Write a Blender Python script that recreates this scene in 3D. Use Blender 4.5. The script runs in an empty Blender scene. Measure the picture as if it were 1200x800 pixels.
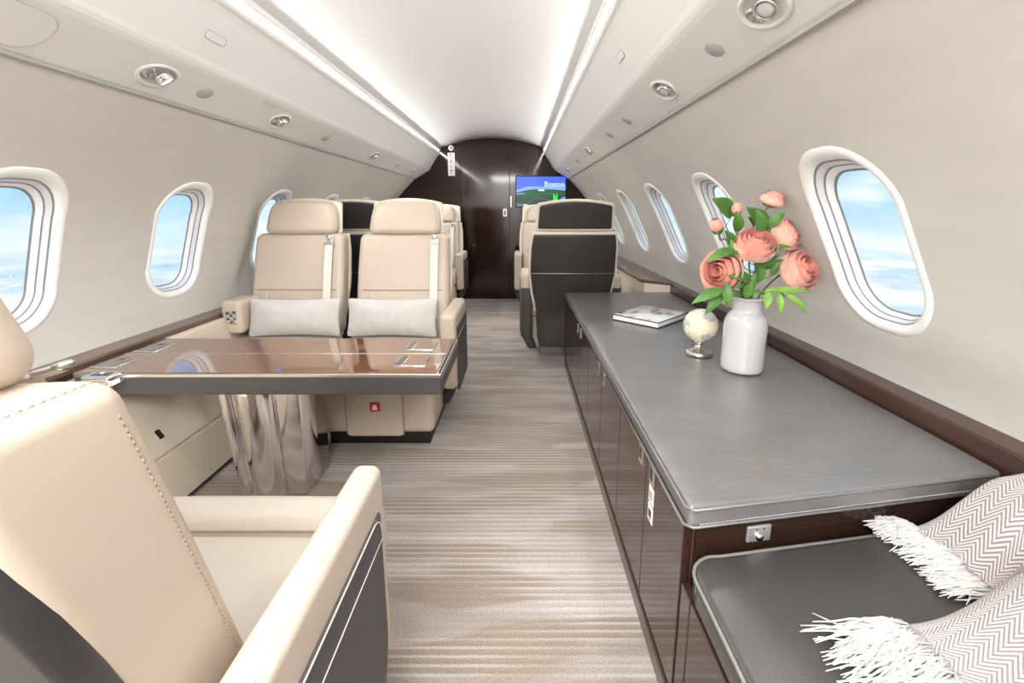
import bpy, bmesh, math, random
from mathutils import Vector, Matrix, Euler
from bisect import bisect
random.seed(7)
SC = bpy.context.scene
COL = SC.collection
rad = math.radians

# ------------------------------------------------------------------ camera
cam = bpy.data.cameras.new('camera')
cam.sensor_width = 36.0
cam.lens = 530 / 1200 * 36
cam.shift_x = -7 / 1200
cam.shift_y = -51 / 1200
cam.clip_start = 0.02
cam_o = bpy.data.objects.new('camera', cam)
COL.objects.link(cam_o)
cam_o.location = (0.30, 0.0, 1.06)
cam_o.rotation_euler = (rad(79), 0, 0)
SC.camera = cam_o

# ------------------------------------------------------------------ world: daylight above a sea of cloud
SC.view_settings.view_transform = 'Standard'
SC.view_settings.look = 'None'
SC.view_settings.gamma = 1
SC.view_settings.exposure = 0.41
SC.view_settings.use_curve_mapping = False

def make_world():
    w = bpy.data.worlds.new('sky'); SC.world = w; w.use_nodes = True
    nt = w.node_tree; N = nt.nodes; L = nt.links; N.clear()
    out = N.new('ShaderNodeOutputWorld'); bg = N.new('ShaderNodeBackground')
    L.new(bg.outputs[0], out.inputs[0]); bg.inputs[1].default_value = 0.88
    tc = N.new('ShaderNodeTexCoord')
    sep = N.new('ShaderNodeSeparateXYZ'); L.new(tc.outputs['Generated'], sep.inputs[0])
    def math_(op, a, b=None):
        n = N.new('ShaderNodeMath'); n.operation = op
        for i, v in enumerate((a, b)):
            if v is None: continue
            if isinstance(v, (int, float)): n.inputs[i].default_value = v
            else: L.new(v, n.inputs[i])
        return n.outputs[0]
    def ramp(v, stops):
        n = N.new('ShaderNodeValToRGB'); L.new(v, n.inputs[0])
        e = n.color_ramp.elements
        while len(e) < len(stops): e.new(0.5)
        for k, (p, c) in zip(e, stops): k.position = p; k.color = (*c, 1)
        return n.outputs[0]
    def mix(f, a, b):
        n = N.new('ShaderNodeMix'); n.data_type = 'RGBA'
        if isinstance(f, (int, float)): n.inputs[0].default_value = f
        else: L.new(f, n.inputs[0])
        for i, v in ((6, a), (7, b)):
            if isinstance(v, tuple): n.inputs[i].default_value = (*v, 1)
            else: L.new(v, n.inputs[i])
        return n.outputs[2]
    z = sep.outputs['Z']
    grad = ramp(math_('ADD', math_('MULTIPLY', z, 0.5), 0.5),
                [(0.46, (.74, .87, 1.0)), (0.495, (.50, .75, .98)), (0.54, (.26, .57, .95)), (0.64, (.13, .42, .88)), (1.0, (.07, .26, .68))])
    # streaky high cloud
    mp = N.new('ShaderNodeMapping'); L.new(tc.outputs['Generated'], mp.inputs[0]); mp.inputs['Scale'].default_value = (2.2, 2.2, 9.0)
    no = N.new('ShaderNodeTexNoise'); L.new(mp.outputs[0], no.inputs[0]); no.inputs['Scale'].default_value = 1.6; no.inputs['Detail'].default_value = 6
    cir = ramp(no.outputs['Fac'], [(0.50, (0, 0, 0)), (0.68, (.85, .85, .85))])
    sky = mix(cir, grad, (.93, .97, 1.0))
    # cloud sea below
    az = math_('ADD', math_('ABSOLUTE', z), 0.06)
    cx = math_('DIVIDE', sep.outputs['X'], az); cy = math_('DIVIDE', sep.outputs['Y'], az)
    cmb = N.new('ShaderNodeCombineXYZ'); L.new(cx, cmb.inputs[0]); L.new(cy, cmb.inputs[1])
    n2 = N.new('ShaderNodeTexNoise'); L.new(cmb.outputs[0], n2.inputs[0]); n2.inputs['Scale'].default_value = 1.1; n2.inputs['Detail'].default_value = 8; n2.inputs['Roughness'].default_value = .6
    sea = ramp(n2.outputs['Fac'], [(0.36, (.36, .58, .85)), (0.5, (.62, .78, .93)), (0.62, (.97, .98, 1.0))])
    f = ramp(math_('ADD', math_('MULTIPLY', z, 4.0), 0.5), [(0.1, (1, 1, 1)), (0.32, (0, 0, 0))])
    L.new(mix(f, sky, sea), bg.inputs[0])
make_world()

def area_light(name, loc, direction, sx, sy, watts, color=(1, 1, 1)):
    """rectangular lamp facing direction; its second side runs along the cabin (Y)"""
    l = bpy.data.lights.new(name, 'AREA'); l.shape = 'RECTANGLE'; l.size = sx; l.size_y = sy
    l.energy = watts; l.color = color
    o = bpy.data.objects.new(name, l); COL.objects.link(o)
    z = -Vector(direction).normalized(); y = Vector((0, 1, 0)); x = y.cross(z)
    o.matrix_world = Matrix(((x.x, y.x, z.x, loc[0]), (x.y, y.y, z.y, loc[1]), (x.z, y.z, z.z, loc[2]), (0, 0, 0, 1)))
    return o
Y0, Y1 = -2.2, 5.4
WARM = (1.0, .992, .98)
# added light strips in the grooves of both overhead valances to brighten the ceiling
for s in (-1, 1):
    area_light('groove_fill', (s * .6015, (Y0 + Y1) / 2, 1.710), (-s, 0, .12), .010, Y1 - Y0 - .1, 15, WARM)
# added fill light, unseen behind the camera, brightening the cabin from under the ceiling
area_light('rear_fill_light', (0, -1.10, 1.825), (0, 0, -1), 1.0, 1.9, 135, WARM)

# ------------------------------------------------------------------ materials
MATS = {}
def mat(name, color, rough=.5, metal=0.0, coat=0.0, crough=.03, spec=.5, bump=0.0, bscale=300.0, vary=0.0, vscale=6.0, emit=None, estr=1.0, sheen=0.0, stretch=None):
    m = bpy.data.materials.new(name); m.use_nodes = True
    nt = m.node_tree; N = nt.nodes; L = nt.links
    b = N['Principled BSDF']
    b.inputs['Base Color'].default_value = (*color, 1)
    b.inputs['Roughness'].default_value = rough
    b.inputs['Metallic'].default_value = metal
    b.inputs['Coat Weight'].default_value = coat
    b.inputs['Coat Roughness'].default_value = crough
    b.inputs['Specular IOR Level'].default_value = spec
    b.inputs['Sheen Weight'].default_value = sheen
    if emit:
        b.inputs['Emission Color'].default_value = (*emit, 1); b.inputs['Emission Strength'].default_value = estr
    tc = None
    if bump or vary:
        tc = N.new('ShaderNodeTexCoord'); mp = N.new('ShaderNodeMapping'); L.new(tc.outputs['Object'], mp.inputs[0])
        if stretch: mp.inputs['Scale'].default_value = stretch
    if bump:
        n = N.new('ShaderNodeTexNoise'); L.new(mp.outputs[0], n.inputs[0]); n.inputs['Scale'].default_value = bscale; n.inputs['Detail'].default_value = 3
        bp = N.new('ShaderNodeBump'); bp.inputs['Strength'].default_value = bump; bp.inputs['Distance'].default_value = .002
        L.new(n.outputs['Fac'], bp.inputs['Height']); L.new(bp.outputs[0], b.inputs['Normal'])
    if vary:
        n = N.new('ShaderNodeTexNoise'); L.new(mp.outputs[0], n.inputs[0]); n.inputs['Scale'].default_value = vscale; n.inputs['Detail'].default_value = 4
        r = N.new('ShaderNodeValToRGB'); L.new(n.outputs['Fac'], r.inputs[0])
        r.color_ramp.elements[0].position = .3; r.color_ramp.elements[1].position = .7
        r.color_ramp.elements[0].color = (*[max(0, c * (1 - vary)) for c in color], 1)
        r.color_ramp.elements[1].color = (*[min(1, c * (1 + vary)) for c in color], 1)
        L.new(r.outputs[0], b.inputs['Base Color'])
    MATS[name] = m
    return m

M_wall = mat('wall_fabric', (.61, .585, .545), .85, bump=.12, bscale=160, vary=.03, vscale=9, stretch=(1, .35, 2.2))
M_white = mat('white_panel', (.80, .79, .77), .55)
M_ceiling = mat('ceiling_panel', (.92, .91, .895), .7)
M_lip = mat('window_surround', (.92, .91, .89), .4)
M_reveal = mat('window_reveal', (.74, .75, .76), .4)
M_gasket = mat('window_gasket', (.30, .295, .29), .5)
M_cream = mat('cream_leather', (.54, .455, .37), .42, bump=.10, bscale=500, vary=.03, vscale=5)
M_cream2 = mat('cream_leather_pale', (.54, .485, .415), .4, bump=.08, bscale=500)
M_piping = mat('cream_piping', (.78, .70, .58), .45)
M_dado = mat('sidewall_leather', (.62, .54, .435), .45, bump=.08, bscale=400)
M_shell = mat('black_leather', (.042, .040, .038), .38, bump=.12, bscale=450, vary=.12, vscale=5)
M_armpanel = mat('charcoal_leather', (.060, .054, .052), .5, bump=.12, bscale=600)
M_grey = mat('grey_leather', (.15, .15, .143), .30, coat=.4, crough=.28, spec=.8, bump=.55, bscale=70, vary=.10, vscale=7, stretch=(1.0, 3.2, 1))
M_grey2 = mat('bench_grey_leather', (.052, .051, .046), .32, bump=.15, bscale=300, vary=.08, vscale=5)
M_stitch = mat('pale_thread', (.80, .74, .66), .7)
M_stitch2 = mat('tan_thread', (.34, .26, .18), .7)
M_wood_dark = mat('dark_gloss_wood', (.024, .012, .008), .10, spec=.3, coat=.4, crough=.06, vary=.10, vscale=8, stretch=(1, 1, .15))
M_wood_face = mat('cabinet_gloss_wood', (.036, .017, .012), .10, spec=.25, coat=.35, vary=.14, vscale=14, stretch=(1, .2, 6))
M_wood_trim = mat('satin_dark_wood', (.040, .017, .011), .3, coat=.5, vary=.2, vscale=10, stretch=(1, .15, 1))
M_wood_ledge = mat('brown_ledge_wood', (.115, .068, .052), .28, coat=.6, vary=.2, vscale=10, stretch=(4, .3, 1))
M_wood_table = mat('table_gloss_wood', (.17, .080, .044), .08, coat=1.0, vary=.15, vscale=9, stretch=(.3, 4, 1))
M_edge = mat('table_grey_edge', (.085, .080, .078), .38, metal=.35)
M_chrome = mat('chrome', (.80, .79, .77), .10, metal=1.0)
M_steel = mat('polished_steel', (.78, .76, .75), .10, metal=1.0)
M_satin = mat('satin_metal', (.62, .60, .57), .3, metal=1.0)
M_black = mat('black_plastic', (.012, .012, .012), .45)
M_base = mat('seat_base_grey', (.34, .33, .32), .35, metal=.6)
M_dark_glass = mat('dark_inlay', (.02, .022, .03), .06, coat=1.0)
M_grille = mat('speaker_grille', (.48, .48, .46), .6, bump=.3, bscale=700)
M_pillow = mat('pale_linen', (.55, .53, .505), .9, bump=.5, bscale=260, vary=.06, vscale=20, sheen=.3)
M_belt = mat('belt_webbing', (.74, .69, .62), .7, bump=.2, bscale=500)
M_ceramic = mat('white_ceramic', (.52, .52, .53), .14, coat=.5)
M_stem = mat('stem_green', (.11, .17, .045), .55)
M_stem2 = mat('stem_brown', (.16, .085, .05), .6)
M_leaf = mat('leaf_green', (.075, .19, .03), .45, vary=.35, vscale=25)
M_leaf2 = mat('leaf_bright_green', (.19, .40, .05), .45, vary=.25, vscale=25)
M_petal = mat('coral_petal', (.93, .36, .28), .6, vary=.18, vscale=22, sheen=.2)
M_petal2 = mat('pale_coral_petal', (.95, .49, .395), .6, vary=.15, vscale=22, sheen=.2)
M_paper = mat('page_white', (.88, .88, .90), .7)
M_red = mat('red_tag', (.62, .015, .03), .45)
M_whitemark = mat('white_mark', (.88, .87, .86), .5)
M_pinkmark = mat('pink_mark', (.75, .30, .34), .5)
M_darkmark = mat('dark_mark', (.05, .05, .06), .5)
M_letter = mat('red_letter', (.50, .03, .03), .5)
M_fringe = mat('white_fringe', (.62, .60, .58), .9)
M_lens = mat('lamp_lens', (.9, .9, .9), .3, emit=(1, .95, .95), estr=3.0)
M_lens_off = mat('lamp_lens_grey', (.55, .55, .53), .25)

def mat_glass():
    m = bpy.data.materials.new('window_glass'); m.use_nodes = True
    nt = m.node_tree; N = nt.nodes; L = nt.links; N.clear()
    o = N.new('ShaderNodeOutputMaterial'); mx = N.new('ShaderNodeMixShader'); t = N.new('ShaderNodeBsdfTransparent'); g = N.new('ShaderNodeBsdfGlossy')
    g.inputs['Roughness'].default_value = .02
    mx.inputs[0].default_value = .05
    L.new(t.outputs[0], mx.inputs[1]); L.new(g.outputs[0], mx.inputs[2]); L.new(mx.outputs[0], o.inputs[0])
    return m
M_glass = mat_glass()

def mat_carpet():
    m = bpy.data.materials.new('striped_carpet'); m.use_nodes = True
    nt = m.node_tree; N = nt.nodes; L = nt.links; b = N['Principled BSDF']
    b.inputs['Roughness'].default_value = .95; b.inputs['Specular IOR Level'].default_value = .15; b.inputs['Sheen Weight'].default_value = .2
    tc = N.new('ShaderNodeTexCoord')
    def noise(scale, sc, det=3):
        mp = N.new('ShaderNodeMapping'); L.new(tc.outputs['Object'], mp.inputs[0]); mp.inputs['Scale'].default_value = scale
        n = N.new('ShaderNodeTexNoise'); L.new(mp.outputs[0], n.inputs[0]); n.inputs['Scale'].default_value = sc; n.inputs['Detail'].default_value = det
        return n.outputs['Fac']
    def ramp(v, stops):
        n = N.new('ShaderNodeValToRGB'); L.new(v, n.inputs[0]); e = n.color_ramp.elements
        while len(e) < len(stops): e.new(.5)
        for k, (p, c) in zip(e, stops): k.position = p; k.color = (*c, 1)
        return n.outputs[0]
    def mix(f, a, c):
        n = N.new('ShaderNodeMix'); n.data_type = 'RGBA'
        if isinstance(f, float): n.inputs[0].default_value = f
        else: L.new(f, n.inputs[0])
        for i, v in ((6, a), (7, c)):
            if isinstance(v, tuple): n.inputs[i].default_value = (*v, 1)
            else: L.new(v, n.inputs[i])
        return n.outputs[2]
    def wave(scale, dist):
        mp = N.new('ShaderNodeMapping'); L.new(tc.outputs['Object'], mp.inputs[0])
        w = N.new('ShaderNodeTexWave'); w.wave_type = 'BANDS'; w.bands_direction = 'Y'
        L.new(mp.outputs[0], w.inputs[0]); w.inputs['Scale'].default_value = scale; w.inputs['Distortion'].default_value = dist; w.inputs['Detail'].default_value = 2; w.inputs['Detail Scale'].default_value = 1.2
        return w.outputs['Fac']
    base = ramp(noise((.5, 6.0, 1), 2.2), [(.34, (.285, .24, .205)), (.47, (.35, .305, .275)), (.6, (.41, .37, .345)), (.72, (.49, .455, .43))])
    blocks = ramp(noise((.9, 5.0, 1), 1.7, 1), [(.50, (0, 0, 0)), (.56, (1, 1, 1))])
    c1 = mix(blocks, base, (.30, .245, .20))
    lines = wave(14.0, .25)                         # ribs of loop pile, about 22 mm apart
    lmask = ramp(noise((.7, 3.3, 1), 1.6, 1), [(.42, (0, 0, 0)), (.55, (1, 1, 1))])
    ln = N.new('ShaderNodeMath'); ln.operation = 'MULTIPLY'; L.new(ramp(lines, [(.55, (0, 0, 0)), (.95, (.48, .48, .48))]), ln.inputs[0]); L.new(lmask, ln.inputs[1])
    c2 = mix(ln.outputs[0], c1, (.62, .59, .555))
    grain = ramp(noise((1, 1, 1), 190, 2), [(.3, (.78, .78, .78)), (.7, (1.12, 1.12, 1.12))])
    mu = N.new('ShaderNodeMix'); mu.data_type = 'RGBA'; mu.blend_type = 'MULTIPLY'; mu.inputs[0].default_value = 1
    L.new(c2, mu.inputs[6]); L.new(grain, mu.inputs[7])
    L.new(mu.outputs[2], b.inputs['Base Color'])
    ad = N.new('ShaderNodeMath'); ad.operation = 'ADD'; L.new(lines, ad.inputs[0]); L.new(noise((1, 1, 1), 220, 2), ad.inputs[1])
    bp = N.new('ShaderNodeBump'); bp.inputs['Strength'].default_value = .4; bp.inputs['Distance'].default_value = .002
    L.new(ad.outputs[0], bp.inputs['Height']); L.new(bp.outputs[0], b.inputs['Normal'])
    return m
M_carpet = mat_carpet()

def mat_chevron():
    m = bpy.data.materials.new('herringbone_wool'); m.use_nodes = True
    nt = m.node_tree; N = nt.nodes; L = nt.links; b = N['Principled BSDF']; b.inputs['Roughness'].default_value = .95; b.inputs['Sheen Weight'].default_value = .25
    uv = N.new('ShaderNodeUVMap'); sp = N.new('ShaderNodeSeparateXYZ'); L.new(uv.outputs[0], sp.inputs[0])
    def mm(op, a, c=None):
        n = N.new('ShaderNodeMath'); n.operation = op
        for i, v in enumerate((a, c)):
            if v is None: continue
            if isinstance(v, (int, float)): n.inputs[i].default_value = v
            else: L.new(v, n.inputs[i])
        return n.outputs[0]
    tri = mm('PINGPONG', sp.outputs[1], .0150)
    s = mm('ADD', sp.outputs[0], mm('MULTIPLY', tri, 1.05))
    st = mm('SINE', mm('MULTIPLY', s, 2 * math.pi / .0064))
    r = N.new('ShaderNodeValToRGB'); L.new(mm('ADD', mm('MULTIPLY', st, .5), .5), r.inputs[0])
    r.color_ramp.elements[0].position = .38; r.color_ramp.elements[1].position = .58
    r.color_ramp.elements[0].color = (.25, .205, .205, 1); r.color_ramp.elements[1].color = (.57, .525, .505, 1)
    L.new(r.outputs[0], b.inputs['Base Color'])
    bp = N.new('ShaderNodeBump'); bp.inputs['Strength'].default_value = .4; bp.inputs['Distance'].default_value = .002
    L.new(st, bp.inputs['Height']); L.new(bp.outputs[0], b.inputs['Normal'])
    return m
M_chevron = mat_chevron()

def mat_globe():
    m = bpy.data.materials.new('globe_print'); m.use_nodes = True
    nt = m.node_tree; N = nt.nodes; L = nt.links; b = N['Principled BSDF']; b.inputs['Roughness'].default_value = .3
    tc = N.new('ShaderNodeTexCoord'); n = N.new('ShaderNodeTexNoise'); L.new(tc.outputs['Object'], n.inputs[0]); n.inputs['Scale'].default_value = 13; n.inputs['Detail'].default_value = 5
    r = N.new('ShaderNodeValToRGB'); L.new(n.outputs['Fac'], r.inputs[0]); e = r.color_ramp.elements
    e.new(.5); e.new(.5)
    for k, (p, c) in zip(e, [(.0, (.80, .70, .52)), (.53, (.82, .73, .56)), (.56, (.42, .45, .44)), (.70, (.62, .66, .66))]): k.position = p; k.color = (*c, 1)
    L.new(r.outputs[0], b.inputs['Base Color'])
    return m
M_globe = mat_globe()

def mat_cover():
    m = bpy.data.materials.new('book_cover'); m.use_nodes = True
    nt = m.node_tree; N = nt.nodes; L = nt.links; b = N['Principled BSDF']; b.inputs['Roughness'].default_value = .12
    tc = N.new('ShaderNodeTexCoord'); mp = N.new('ShaderNodeMapping'); L.new(tc.outputs['Object'], mp.inputs[0]); mp.inputs['Scale'].default_value = (9, 5, 1)
    n = N.new('ShaderNodeTexNoise'); L.new(mp.outputs[0], n.inputs[0]); n.inputs['Scale'].default_value = 1.3; n.inputs['Detail'].default_value = 2
    r = N.new('ShaderNodeValToRGB'); L.new(n.outputs['Fac'], r.inputs[0]); e = r.color_ramp.elements
    e.new(.5)
    for k, (p, c) in zip(e, [(.36, (.16, .15, .15)), (.47, (.62, .61, .6)), (.56, (.85, .85, .85))]): k.position = p; k.color = (*c, 1)
    L.new(r.outputs[0], b.inputs['Base Color'])
    return m
M_cover = mat_cover()

# ------------------------------------------------------------------ mesh helpers
def link(name, verts, faces, m, parent=None, smooth=True, uvs=None):
    me = bpy.data.meshes.new(name); me.from_pydata(verts, [], faces)
    if uvs is not None:
        lay = me.uv_layers.new(name='UVMap')
        for lp in me.loops: lay.data[lp.index].uv = uvs[lp.vertex_index]
    bm = bmesh.new(); bm.from_mesh(me); bmesh.ops.recalc_face_normals(bm, faces=bm.faces); bm.to_mesh(me); bm.free()
    if smooth:
        me.polygons.foreach_set('use_smooth', [True] * len(me.polygons))
    if m: me.materials.append(m)
    o = bpy.data.objects.new(name, me); COL.objects.link(o)
    if parent: o.parent = parent
    return o
def thing(name, label, cat, loc=(0, 0, 0), rz=0, group=None):
    o = bpy.data.objects.new(name, None); o.empty_display_size = .05; COL.objects.link(o)
    o.location = loc; o.rotation_euler = (0, 0, rz)
    return tag(o, label, cat, group)
def tag(o, label, cat, group=None):
    o['label'] = label; o['category'] = cat
    if group: o['group'] = group
    return o
def structure(o):
    o['kind'] = 'structure'; return o
def lab(o, label):
    o['label'] = label; return o

def lattice(h, r, nm, nc):
    """positions along one axis: corner zone of nc steps, nm steps in the middle"""
    if r >= h: r = h * .999
    a = [-h + r - r * math.tan((1 - k / nc) * math.pi / 4) for k in range(nc)]
    mid = [-h + r + (2 * h - 2 * r) * k / nm for k in range(nm + 1)]
    e = min(.35 * r, .3 * (h - r))
    if nm <= 4 and nc > 1 and e > 1e-5: mid = [mid[0], mid[0] + e] + mid[1:-1] + [mid[-1] - e, mid[-1]]
    return a + mid + [-v for v in reversed(a)]
def soft(name, size, m, parent=None, loc=(0, 0, 0), r=.02, fn=None, mid=(4, 4, 4), nc=3, smooth=True):
    """rounded box of full size (x, y, z); fn bends each point (in local coordinates before loc)"""
    hx, hy, hz = [s / 2 for s in size]
    rr = min(r, hx * .999, hy * .999, hz * .999)
    ax = [lattice(h, rr, n, nc) for h, n in zip((hx, hy, hz), mid)]
    n = [len(a) - 1 for a in ax]
    idx, verts, faces = {}, [], []
    def v(i, j, k):
        key = (i, j, k)
        if key not in idx:
            p = Vector((ax[0][i], ax[1][j], ax[2][k]))
            q = Vector((max(-hx + rr, min(hx - rr, p.x)), max(-hy + rr, min(hy - rr, p.y)), max(-hz + rr, min(hz - rr, p.z))))
            d = p - q
            if d.length > 1e-9: p = q + d.normalized() * rr
            if fn: p = Vector(fn(p))
            idx[key] = len(verts); verts.append((p.x + loc[0], p.y + loc[1], p.z + loc[2]))
        return idx[key]
    for i in range(n[0]):
        for j in range(n[1]):
            for k in (0, n[2]): faces.append((v(i, j, k), v(i + 1, j, k), v(i + 1, j + 1, k), v(i, j + 1, k)))
    for i in range(n[0]):
        for k in range(n[2]):
            for j in (0, n[1]): faces.append((v(i, j, k), v(i + 1, j, k), v(i + 1, j, k + 1), v(i, j, k + 1)))
    for j in range(n[1]):
        for k in range(n[2]):
            for i in (0, n[0]): faces.append((v(i, j, k), v(i, j + 1, k), v(i, j + 1, k + 1), v(i, j, k + 1)))
    return link(name, verts, faces, m, parent, smooth)
def box(name, lo, hi, m, parent=None, r=.003, fn=None):
    size = [b - a for a, b in zip(lo, hi)]
    loc = [(a + b) / 2 for a, b in zip(lo, hi)]
    return soft(name, size, m, parent, loc, r, fn, (1, 1, 1), 1, False)
def prism(name, prof, y0, y1, m, parent=None, smooth=False, closed=True, ny=1):
    """profile of (x, z) points run along Y"""
    n = len(prof); verts = []; faces = []
    for k in range(ny + 1):
        y = y0 + (y1 - y0) * k / ny
        verts += [(x, y, z) for x, z in prof]
    for k in range(ny):
        for i in range(n if closed else n - 1):
            j = (i + 1) % n
            faces.append((k * n + i, k * n + j, (k + 1) * n + j, (k + 1) * n + i))
    if closed:
        faces.append(tuple(range(n))); faces.append(tuple(range(ny * n, ny * n + n)))
    return link(name, verts, faces, m, parent, smooth)
def poly_z(name, pts, z0, z1, m, parent=None, bev=0.0):
    """outline of (x, y) points raised from z0 to z1"""
    n = len(pts); verts = [(x, y, z0) for x, y in pts] + [(x, y, z1) for x, y in pts]
    faces = [tuple(range(n)), tuple(range(n, 2 * n))] + [(i, (i + 1) % n, n + (i + 1) % n, n + i) for i in range(n)]
    o = link(name, verts, faces, m, parent, False)
    if bev:
        bm = bmesh.new(); bm.from_mesh(o.data); bmesh.ops.bevel(bm, geom=list(bm.edges), offset=bev, segments=3, affect='EDGES', profile=.5); bm.to_mesh(o.data); bm.free()
        o.data.polygons.foreach_set('use_smooth', [True] * len(o.data.polygons))
    return o
def lathe(name, prof, m, parent=None, loc=(0, 0, 0), n=32, mat4=None, scale=(1, 1)):
    verts = []; faces = []
    for r, z in prof:
        for k in range(n):
            a = 2 * math.pi * k / n
            verts.append(Vector((r * math.cos(a) * scale[0], r * math.sin(a) * scale[1], z)))
    for i in range(len(prof) - 1):
        for k in range(n):
            k2 = (k + 1) % n
            faces.append((i * n + k, i * n + k2, (i + 1) * n + k2, (i + 1) * n + k))
    if prof[0][0] > 1e-6: faces.append(tuple(range(n)))
    if prof[-1][0] > 1e-6: faces.append(tuple(range((len(prof) - 1) * n, len(prof) * n)))
    verts = [(mat4 @ v if mat4 else v) + Vector(loc) for v in verts]
    return link(name, [tuple(v) for v in verts], faces, m, parent)
def tube_data(pts, r, n=8, closed=False, verts=None, faces=None):
    verts = [] if verts is None else verts; faces = [] if faces is None else faces
    pts = [Vector(p) for p in pts]; base = len(verts); N_ = len(pts)
    up = Vector((0, 0, 1)); prev = None
    for i, p in enumerate(pts):
        a = pts[i - 1] if (i or closed) else pts[0]
        b = pts[(i + 1) % N_] if (i < N_ - 1 or closed) else pts[-1]
        t = (b - a).normalized()
        s = t.cross(prev if prev else (up if abs(t.z) < .95 else Vector((1, 0, 0))))
        s = t.cross(up if abs(t.z) < .95 else Vector((1, 0, 0))) if s.length < 1e-6 else s
        if prev is None: s.normalize(); u = s.cross(t)
        else: s = t.cross(prev).normalized() if t.cross(prev).length > 1e-6 else s.normalized(); u = s.cross(t)
        prev = u
        ri = r[i] if isinstance(r, (list, tuple)) else r
        for k in range(n):
            c = 2 * math.pi * k / n
            verts.append(tuple(p + s * math.cos(c) * ri + u * math.sin(c) * ri))
    segs = N_ if closed else N_ - 1
    for i in range(segs):
        i2 = (i + 1) % N_
        for k in range(n):
            k2 = (k + 1) % n
            faces.append((base + i * n + k, base + i * n + k2, base + i2 * n + k2, base + i2 * n + k))
    if not closed:
        faces.append(tuple(base + k for k in range(n))); faces.append(tuple(base + (N_ - 1) * n + k for k in range(n)))
    return verts, faces
def tube(name, pts, r, m, parent=None, n=8, closed=False):
    v, f = tube_data(pts, r, n, closed)
    return link(name, v, f, m, parent)
def ribbon(name, pts, wdir, width, thick, m, parent=None):
    """flat webbing: a path swept with a rectangular section; wdir is the width direction"""
    w = Vector(wdir).normalized() * width / 2; pts = [Vector(p) for p in pts]; verts = []; faces = []
    for i, p in enumerate(pts):
        t = (pts[min(i + 1, len(pts) - 1)] - pts[max(i - 1, 0)]).normalized()
        nn = t.cross(w).normalized() * thick / 2
        verts += [tuple(p + w + nn), tuple(p - w + nn), tuple(p - w - nn), tuple(p + w - nn)]
    for i in range(len(pts) - 1):
        for k in range(4):
            k2 = (k + 1) % 4
            faces.append((i * 4 + k, i * 4 + k2, i * 4 + 4 + k2, i * 4 + 4 + k))
    faces += [(0, 1, 2, 3), tuple(len(verts) - 4 + k for k in range(4))]
    return link(name, verts, faces, m, parent, False)
def stitches(name, pts, m, parent=None, step=.008, size=.0011, fill=.6):
    """a row of separate short thread stitches along a path, joined into one part"""
    verts, faces = [], []
    pts = [Vector(p) for p in pts]; dist = 0
    for a, b in zip(pts, pts[1:]):
        Lg = (b - a).length; d = (b - a).normalized(); t = 0
        while t + step * fill < Lg:
            tube_data([a + d * t, a + d * (t + step * fill)], size, 4, False, verts, faces); t += step
    o = link(name, verts, faces, m, parent, True); o['kind'] = 'stuff'
    return o
def smooth_path(ctrl, n=8):
    """Catmull-Rom through control points"""
    c = [Vector(p) for p in ctrl]; out = []
    for i in range(len(c) - 1):
        p0, p1, p2, p3 = c[max(i - 1, 0)], c[i], c[i + 1], c[min(i + 2, len(c) - 1)]
        for k in range(n):
            t = k / n
            out.append(.5 * ((2 * p1) + (p2 - p0) * t + (2 * p0 - 5 * p1 + 4 * p2 - p3) * t * t + (3 * p1 - p0 - 3 * p2 + p3) * t ** 3))
    out.append(c[-1]); return out
def text_mesh(name, body, size, m, parent=None, mw=None, align='CENTER', ext=.0005):
    cu = bpy.data.curves.new(name, 'FONT'); cu.body = body; cu.size = size; cu.align_x = align; cu.align_y = 'CENTER'; cu.extrude = ext
    t = bpy.data.objects.new(name, cu); COL.objects.link(t)
    me = bpy.data.meshes.new_from_object(t.evaluated_get(bpy.context.evaluated_depsgraph_get()))
    bpy.data.objects.remove(t); bpy.data.curves.remove(cu)
    me.name = name; me.materials.clear(); me.materials.append(m)
    o = bpy.data.objects.new(name, me); COL.objects.link(o)
    if parent: o.parent = parent
    if mw: o.matrix_basis = mw
    return o
def rr_outline(a, b, r, n=12):
    """rounded rectangle, half sizes a, b, corner radius r"""
    pts = []
    for cx, cy, s in ((a - r, b - r, 0), (-a + r, b - r, 1), (-a + r, -b + r, 2), (a - r, -b + r, 3)):
        for k in range(n + 1):
            t = (s + k / n) * math.pi / 2
            pts.append((cx + r * math.cos(t), cy + r * math.sin(t)))
    return pts
# ------------------------------------------------------------------ cabin shell
LP = [(-.05, 1.12), (.0, 1.14), (.3, 1.24), (.54, 1.285), (.75, 1.285), (.98, 1.23), (1.17, 1.12), (1.42, .885), (1.6, .70)]
RP = [(-.05, 1.345), (.0, 1.345), (.3, 1.37), (.565, 1.385), (.75, 1.315), (.98, 1.22), (1.17, 1.105), (1.42, .885), (1.6, .70)]
def half_width(P, z):
    z = max(0, min(1.45, z))
    i = max(1, min(len(P) - 3, bisect([p[0] for p in P], z) - 1))
    p0, p1, p2, p3 = P[i - 1:i + 3]
    h = p2[0] - p1[0]; t = (z - p1[0]) / h
    m1 = (p2[1] - p0[1]) / (p2[0] - p0[0]) * h; m2 = (p3[1] - p1[1]) / (p3[0] - p1[0]) * h
    return (2 * t**3 - 3 * t * t + 1) * p1[1] + (t**3 - 2 * t * t + t) * m1 + (-2 * t**3 + 3 * t * t) * p2[1] + (t**3 - t * t) * m2

structure(box('floor', (-1.35, Y0, -.03), (1.45, Y1, 0), M_carpet, r=.001))

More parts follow.
